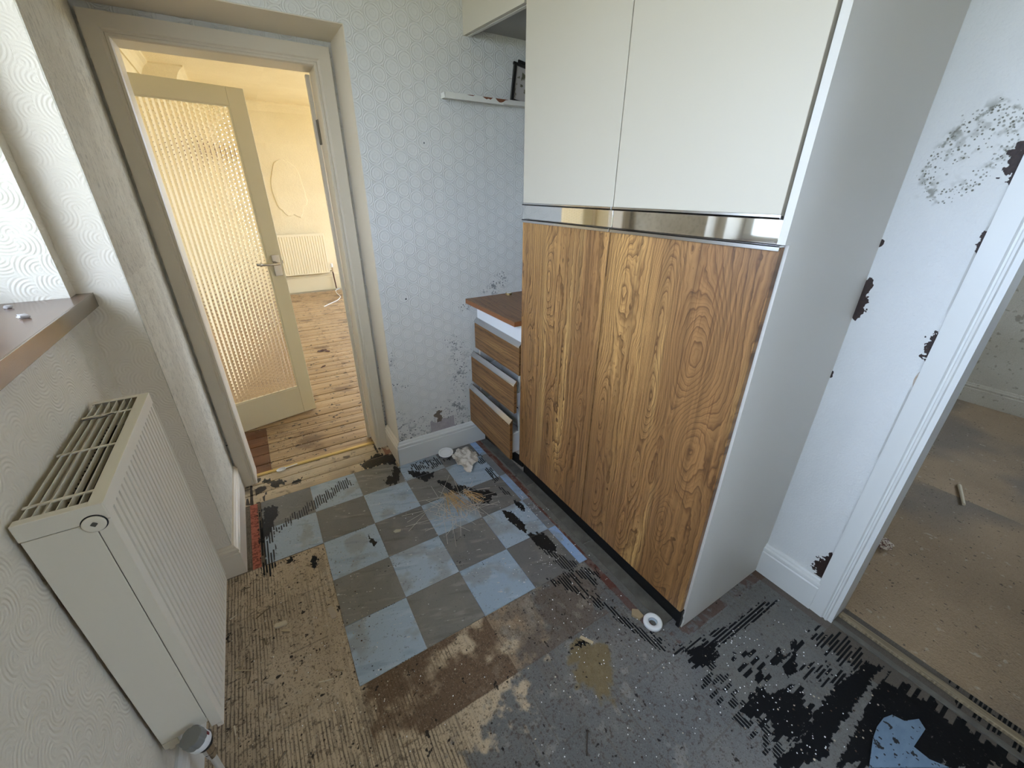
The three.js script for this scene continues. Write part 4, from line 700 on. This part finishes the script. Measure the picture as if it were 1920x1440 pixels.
// splinters of wood on the screed
const SPL = [[-0.834, 0.825, -0.785, 0.855, 0], [-0.816, 0.836, -0.806, 0.804, 1], [-0.796, 0.894, -0.789, 0.866, 3], [-0.601, 1.009, -0.559, 1.021, 2], [-0.552, 0.995, -0.529, 1.013, 1], [-0.649, 0.58, -0.645, 0.616, 0], [-0.809, 0.486, -0.78, 0.491, 3], [-0.8, 0.608, -0.778, 0.594, 1], [-0.765, 0.655, -0.732, 0.64, 3], [-0.642, 1.232, -0.615, 1.228, 0], [-0.743, 0.755, -0.74, 0.784, 3], [-0.735, 1.177, -0.712, 1.15, 3], [-0.834, 1.005, -0.83, 1.034, 2], [-0.848, 0.61, -0.824, 0.602, 2]];
const SPLW = ['longest splinter, beside the foot of the radiator', 'thin splinter crossing the longest one by the radiator', 'dark splinter just below the longest one by the radiator', 'long pale splinter lying level with the front edge of the tiles', 'short splinter right of the long pale one near the front tile', 'pale splinter standing out on the bare screed below the black blots', 'dark splinter under the foot of the window pier', 'splinter halfway along the radiator foot', 'dark splinter right of the radiator, level with its middle', 'splinter at the bottom edge below the front tile', 'dark thin splinter in the middle of the bare brown screed', 'dark splinter at the bottom near the radiator valve', 'pale splinter close to the radiator valve', 'pale splinter tucked against the radiator, level with its middle'];
SPL.forEach(([ax, az, bxx, bz, k], i) => tag(stick('wood_splinter', [ax, az], [bxx, bz], 0.0024, woodM[k]), SPLW[i], 'splinter', 'wood splinters on the bare screed'));
tag(obj('wood_chip', slabShape([[-0.71, 0.728], [-0.706, 0.718], [-0.672, 0.722], [-0.668, 0.735], [-0.676, 0.738], [-0.708, 0.734]], 0.0005, 0.009), woodM[2]), 'thick pale wood chip on the screed left of the tiles', 'wood chip');
tag(obj('wood_chip', slabShape([[-0.69, 0.757], [-0.685, 0.752], [-0.66, 0.768], [-0.664, 0.774]], 0.0005, 0.006), woodM[0]), 'small wood chip just in front of the thick pale chip', 'wood chip');
tag(obj('wood_chip', slabShape([[-0.535, 0.748], [-0.518, 0.74], [-0.506, 0.79], [-0.512, 0.803], [-0.526, 0.8]], 0.0003, 0.0025), std({ color: rgb(176, 160, 140), roughness: 0.9 })), 'flat pinkish plaster flake beside the left edge of the tiles', 'flake');
tag(obj('stone_chip', slabShape([[-0.205, 0.5], [-0.19, 0.495], [-0.17, 0.507], [-0.178, 0.517], [-0.2, 0.513]], 0.003, 0.008), std({ color: rgb(176, 170, 150), roughness: 0.8 })), 'pale stone chip on the dark tile in the middle', 'stone chip');
tag(obj('wood_chip', slabShape([[0.433, 1.372], [0.452, 1.356], [0.47, 1.37], [0.468, 1.398], [0.446, 1.4]], 0.0003, 0.010), woodM[1]), 'brown chip lying right behind the white plastic ring', 'chip');
tag(obj('wood_chip', slabShape([[0.212, 1.335], [0.222, 1.332], [0.245, 1.372], [0.236, 1.376]], 0.0003, 0.005), woodM[0]), 'narrow tan splinter on the grey screed in front of the plinth', 'chip');
{ const n = thing('nail', 'dark nail lying on the grey screed at the bottom edge', 'nail', [0, 0, 0]); obj('shank', cyl(0.0022, 0.0018, [0.051, 0.003, 1.561], [0.012, 0.002, 1.604], 10), std({ color: rgb(92, 84, 78), metalness: 0.8, roughness: 0.5 }), n); obj('nail_head', cyl(0.0045, 0.0045, [0.052, 0.0045, 1.5595], [0.0506, 0.0045, 1.561], 12), std({ color: rgb(92, 84, 78), metalness: 0.8, roughness: 0.5 }), n); }
{ const s = thing('plastic_spoon', 'small white plastic scoop lying on the boards by the brass strip', 'scoop', [-0.607, 0.001, -0.278], 0.15); obj('bowl', lathe([[0, 0.003], [0.012, 0.003], [0.02, 0.008], [0.022, 0.014], [0.02, 0.014], [0.012, 0.006], [0, 0.005]], 24).scale(1.15, 1, 0.8), M.whitePlastic, s); obj('handle', bx(0.02, 0.085, 0.009, 0.013, -0.004, 0.004, 0.0015), M.whitePlastic, s); }
tag(stick('stick', [2.516, 1.769], [2.323, 1.831], 0.009, woodM[2], 0.008), 'pale thin stick on the concrete in the room beyond', 'stick');
{ const pos = []; const g = new THREE.IcosahedronGeometry(0.032, 3), p = g.attributes.position; for (let i = 0; i < p.count; i++) { const x = p.getX(i), y = p.getY(i), z = p.getZ(i), k = 0.65 + 0.9 * Math.abs(fbm(x * 60 + 5, y * 60 + z * 50, 2, 220) - 0.5) * 2; p.setXYZ(i, x * k * 1.2, (y * k + 0.02) * 0.55, z * k); } g.computeVertexNormals(); g.translate(1.64, 0.01, 1.722); tag(obj('crumpled_wrapper', g, std({ color: rgb(206, 196, 180), roughness: 0.5, map: rep(tex(64, 64, (u, v, o) => { const c = fbm(u * 9, v * 9, 3, 221) > 0.55 ? [120, 80, 66] : [240, 232, 220]; o[0] = c[0]; o[1] = c[1]; o[2] = c[2]; }, true), 0.05, 0.05) })), 'crumpled pale wrapper on the concrete just past the door frame', 'wrapper'); }
// curled dry leaves on the boards
const leafM = std({ color: rgb(88, 42, 24), roughness: 0.8, side: THREE.DoubleSide });
const leaf = (x, z, s, a) => { const g = new THREE.PlaneGeometry(1, 0.5, 12, 6), p = g.attributes.position; for (let i = 0; i < p.count; i++) { const u = p.getX(i), v = p.getY(i) * Math.sqrt(Math.max(0, 1 - 3.6 * u * u)); p.setXYZ(i, u, 0.25 * v * v * 4 + 0.22 * Math.abs(u) * 0.6 + 0.03 * Math.sin(u * 14), v); } g.scale(s, s * 0.7, s).rotateY(a).translate(x, 0.004, z); return g; };
tag(obj('dry_leaf', [leaf(-0.1, -2.19, 0.09, 0.2), leaf(-0.055, -2.15, 0.06, -0.9)], leafM), 'curled brown leaf on the floorboards in the middle of the far room', 'leaf');
tag(obj('dry_leaf', leaf(-0.153, -1.762, 0.05, 0.8), leafM), 'smaller dark leaf nearer the doorway on the floorboards', 'leaf');
{ const c = thing('coat_rail', 'dark wooden coat rail on the far left wall, blurred behind the reeded glass', 'coat rail', [WX + 0.0005, 1.74, -2.85]);
  obj('board', bx(0, 0.02, -0.05, 0.05, -0.75, 0.45, 0.003), M.chip, c); for (const z of [-0.6, -0.35, -0.1, 0.15, 0.35]) obj('peg', cyl(0.009, 0.012, [0.02, 0, z], [0.08, 0.015, z], 10), M.chip, c); }
tag(obj('cable', tube([[0.6, 0.006, -5.05], [0.53, 0.006, -4.95], [0.5, 0.006, -4.7], [0.5, 0.006, -4.45], [0.42, 0.006, -4.25], [0.3, 0.006, -4.1], [0.2, 0.006, -3.97]], 0.006, 40, 8), M.whitePlastic), 'thin white cable curling over the boards below the far radiator', 'cable');
// crumbs of plaster on the window sill
[[-1.02, 0.5, 0.006, 'lone plaster crumb near the far end of the window sill'], [-1.045, 0.66, 0.008, 'plaster crumb at the back of the window sill'], [-0.955, 0.64, 0.008, 'plaster crumb near the front edge of the window sill']].forEach(([x, z, s, l], i) => {
  const g = new THREE.IcosahedronGeometry(s, 1), p = g.attributes.position; for (let k = 0; k < p.count; k++) { const q = 0.7 + 0.6 * hash(Math.round(p.getX(k) * 9e4), Math.round(p.getY(k) * 9e4 + p.getZ(k) * 7e4), 230 + i); p.setXYZ(k, p.getX(k) * q * 1.4, (p.getY(k) * q) * 0.7, p.getZ(k) * q); } g.computeVertexNormals();
  tag(obj('plaster_crumb', g.translate(x, 1.172 + s * 0.6, z), std({ color: rgb(168, 160, 152), roughness: 0.9 })), l, 'crumb');
});
// broom bristles: a heap nobody could count
{
  const tan = [], pale = [];
  const bristle = (list, x, z, len, a, y, r) => list.push(cyl(r, r, [x, y, z], [x + len * Math.cos(a), Math.max(0.0045, y + R(-0.012, 0.012)), z + len * Math.sin(a)], 4));
  for (let i = 0; i < 30; i++) bristle(tan, 0.115 + R(-0.02, 0.03), 0.385 + R(-0.01, 0.03), R(0.09, 0.2), 1.6 + R(-0.35, 0.3), R(0.006, 0.02), 0.0010);
  for (let i = 0; i < 16; i++) bristle(tan, 0.2 + R(-0.015, 0.015), 0.42 + R(-0.02, 0.03), R(0.07, 0.14), 1.25 + R(-0.3, 0.3), R(0.005, 0.014), 0.0013);
  for (let i = 0; i < 80; i++) { const a = R(0, 6.28), rr = 0.14 * Math.sqrt(rnd()); bristle(pale, 0.1 + rr * Math.cos(a), 0.5 + 0.9 * rr * Math.sin(a) * 0.9, R(0.08, 0.17), R(0, 6.28), R(0.0045, 0.012), 0.00095); }
  const h = grp('broom_bristles'); h.userData = { label: 'loose heap of tan and pale broom bristles on the tiles', kind: 'stuff' };
  obj('tan_bristles', tan, std({ color: rgb(206, 170, 118), roughness: 0.7 }), h); obj('pale_bristles', pale, std({ color: rgb(206, 200, 188), roughness: 0.6 }), h);
}
// polystyrene beads and dirt
function scatter(name, geo, mat, label, n, f) {
  const m = new THREE.InstancedMesh(geo, mat, n), q = new THREE.Object3D(), c = new THREE.Color();
  for (let i = 0; i < n; i++) { const [x, y, z, s, sy, col] = f(i); q.position.set(x, y, z); q.rotation.set(0, R(0, 6.28), 0); q.scale.set(s, s * sy, s * R(0.6, 1.2)); q.updateMatrix(); m.setMatrixAt(i, q.matrix); if (col) m.setColorAt(i, c.setRGB(col[0] / 255, col[1] / 255, col[2] / 255, THREE.SRGBColorSpace)); }
  m.name = numbered(name); m.userData = { kind: 'stuff', label }; m.castShadow = m.receiveShadow = true; scene.add(m); return m;
}
const onTile = (x, z) => (z < TZ && z > -0.04 && x > -0.49 && x < 0.47) || (z < 0.4 && z > -0.04 && x > -0.73);
const BEADS = [[0.1, 0.5, 0.95, 1.75, 130], [0.28, 0.5, 0.55, 1.05, 60], [0.36, 0.5, 0.68, 0.76, 14], [0.5, 0.75, 1.6, 1.95, 75], [0.505, 0.55, 0.65, 1.45, 22], [-0.5, 0.2, 1.15, 1.7, 40], [-0.3, 0.35, 0.05, 0.95, 40], [0.5, 1.0, 1.6, 2.0, 40], [-0.78, -0.3, 0.55, 1.3, 44]];
const spots = []; for (const [a, b, c, d, n] of BEADS) for (let i = 0; i < n; i++) spots.push([R(a, b), R(c, d)]);
scatter('polystyrene_beads', new THREE.IcosahedronGeometry(0.0018, 1), std({ color: rgb(244, 244, 242), roughness: 0.5 }), 'tiny white polystyrene beads strewn over the tiles and screed', spots.length, (i) => { const [x, z] = spots[i], s = R(0.6, 1.25); return [x, (onTile(x, z) ? 0.003 : 0.0) + 0.0014 * s, z, s, 0.85]; });
scatter('floor_debris', new THREE.IcosahedronGeometry(0.0034, 0), std({ color: 0xffffff, roughness: 0.85 }), 'crumbs of dirt, plaster and wood strewn over the floors', 1300, (i) => {
  let x, z; const t = rnd();
  if (t < 0.3) { x = R(-0.88, -0.4); z = R(0.45, 1.3); } else if (t < 0.4) { x = R(-0.5, 0.5); z = R(1.1, 1.9); } else if (t < 0.72) { x = R(-0.7, -0.08); z = R(-1.1, -0.07); if (rnd() < 0.4) { x = R(-0.62, -0.45); z = R(-0.8, -0.35); } } else if (t < 0.82) { x = R(-0.6, 0.4); z = R(-3.2, -1.2); } else if (t < 0.92) { x = R(1.2, 3.2); z = R(1.5, 2.2); } else { x = R(0.5, 1.0); z = R(1.58, 2.0); }
  const pale = rnd() < 0.6, k = R(0.7, 1.1); return [x, (onTile(x, z) ? 0.003 : 0.0) + 0.0008, z, R(0.25, 1.0), R(0.3, 0.6), pale ? [190 * k, 178 * k, 156 * k] : [74 * k, 58 * k, 44 * k]];
});

renderer.render(scene, camera);
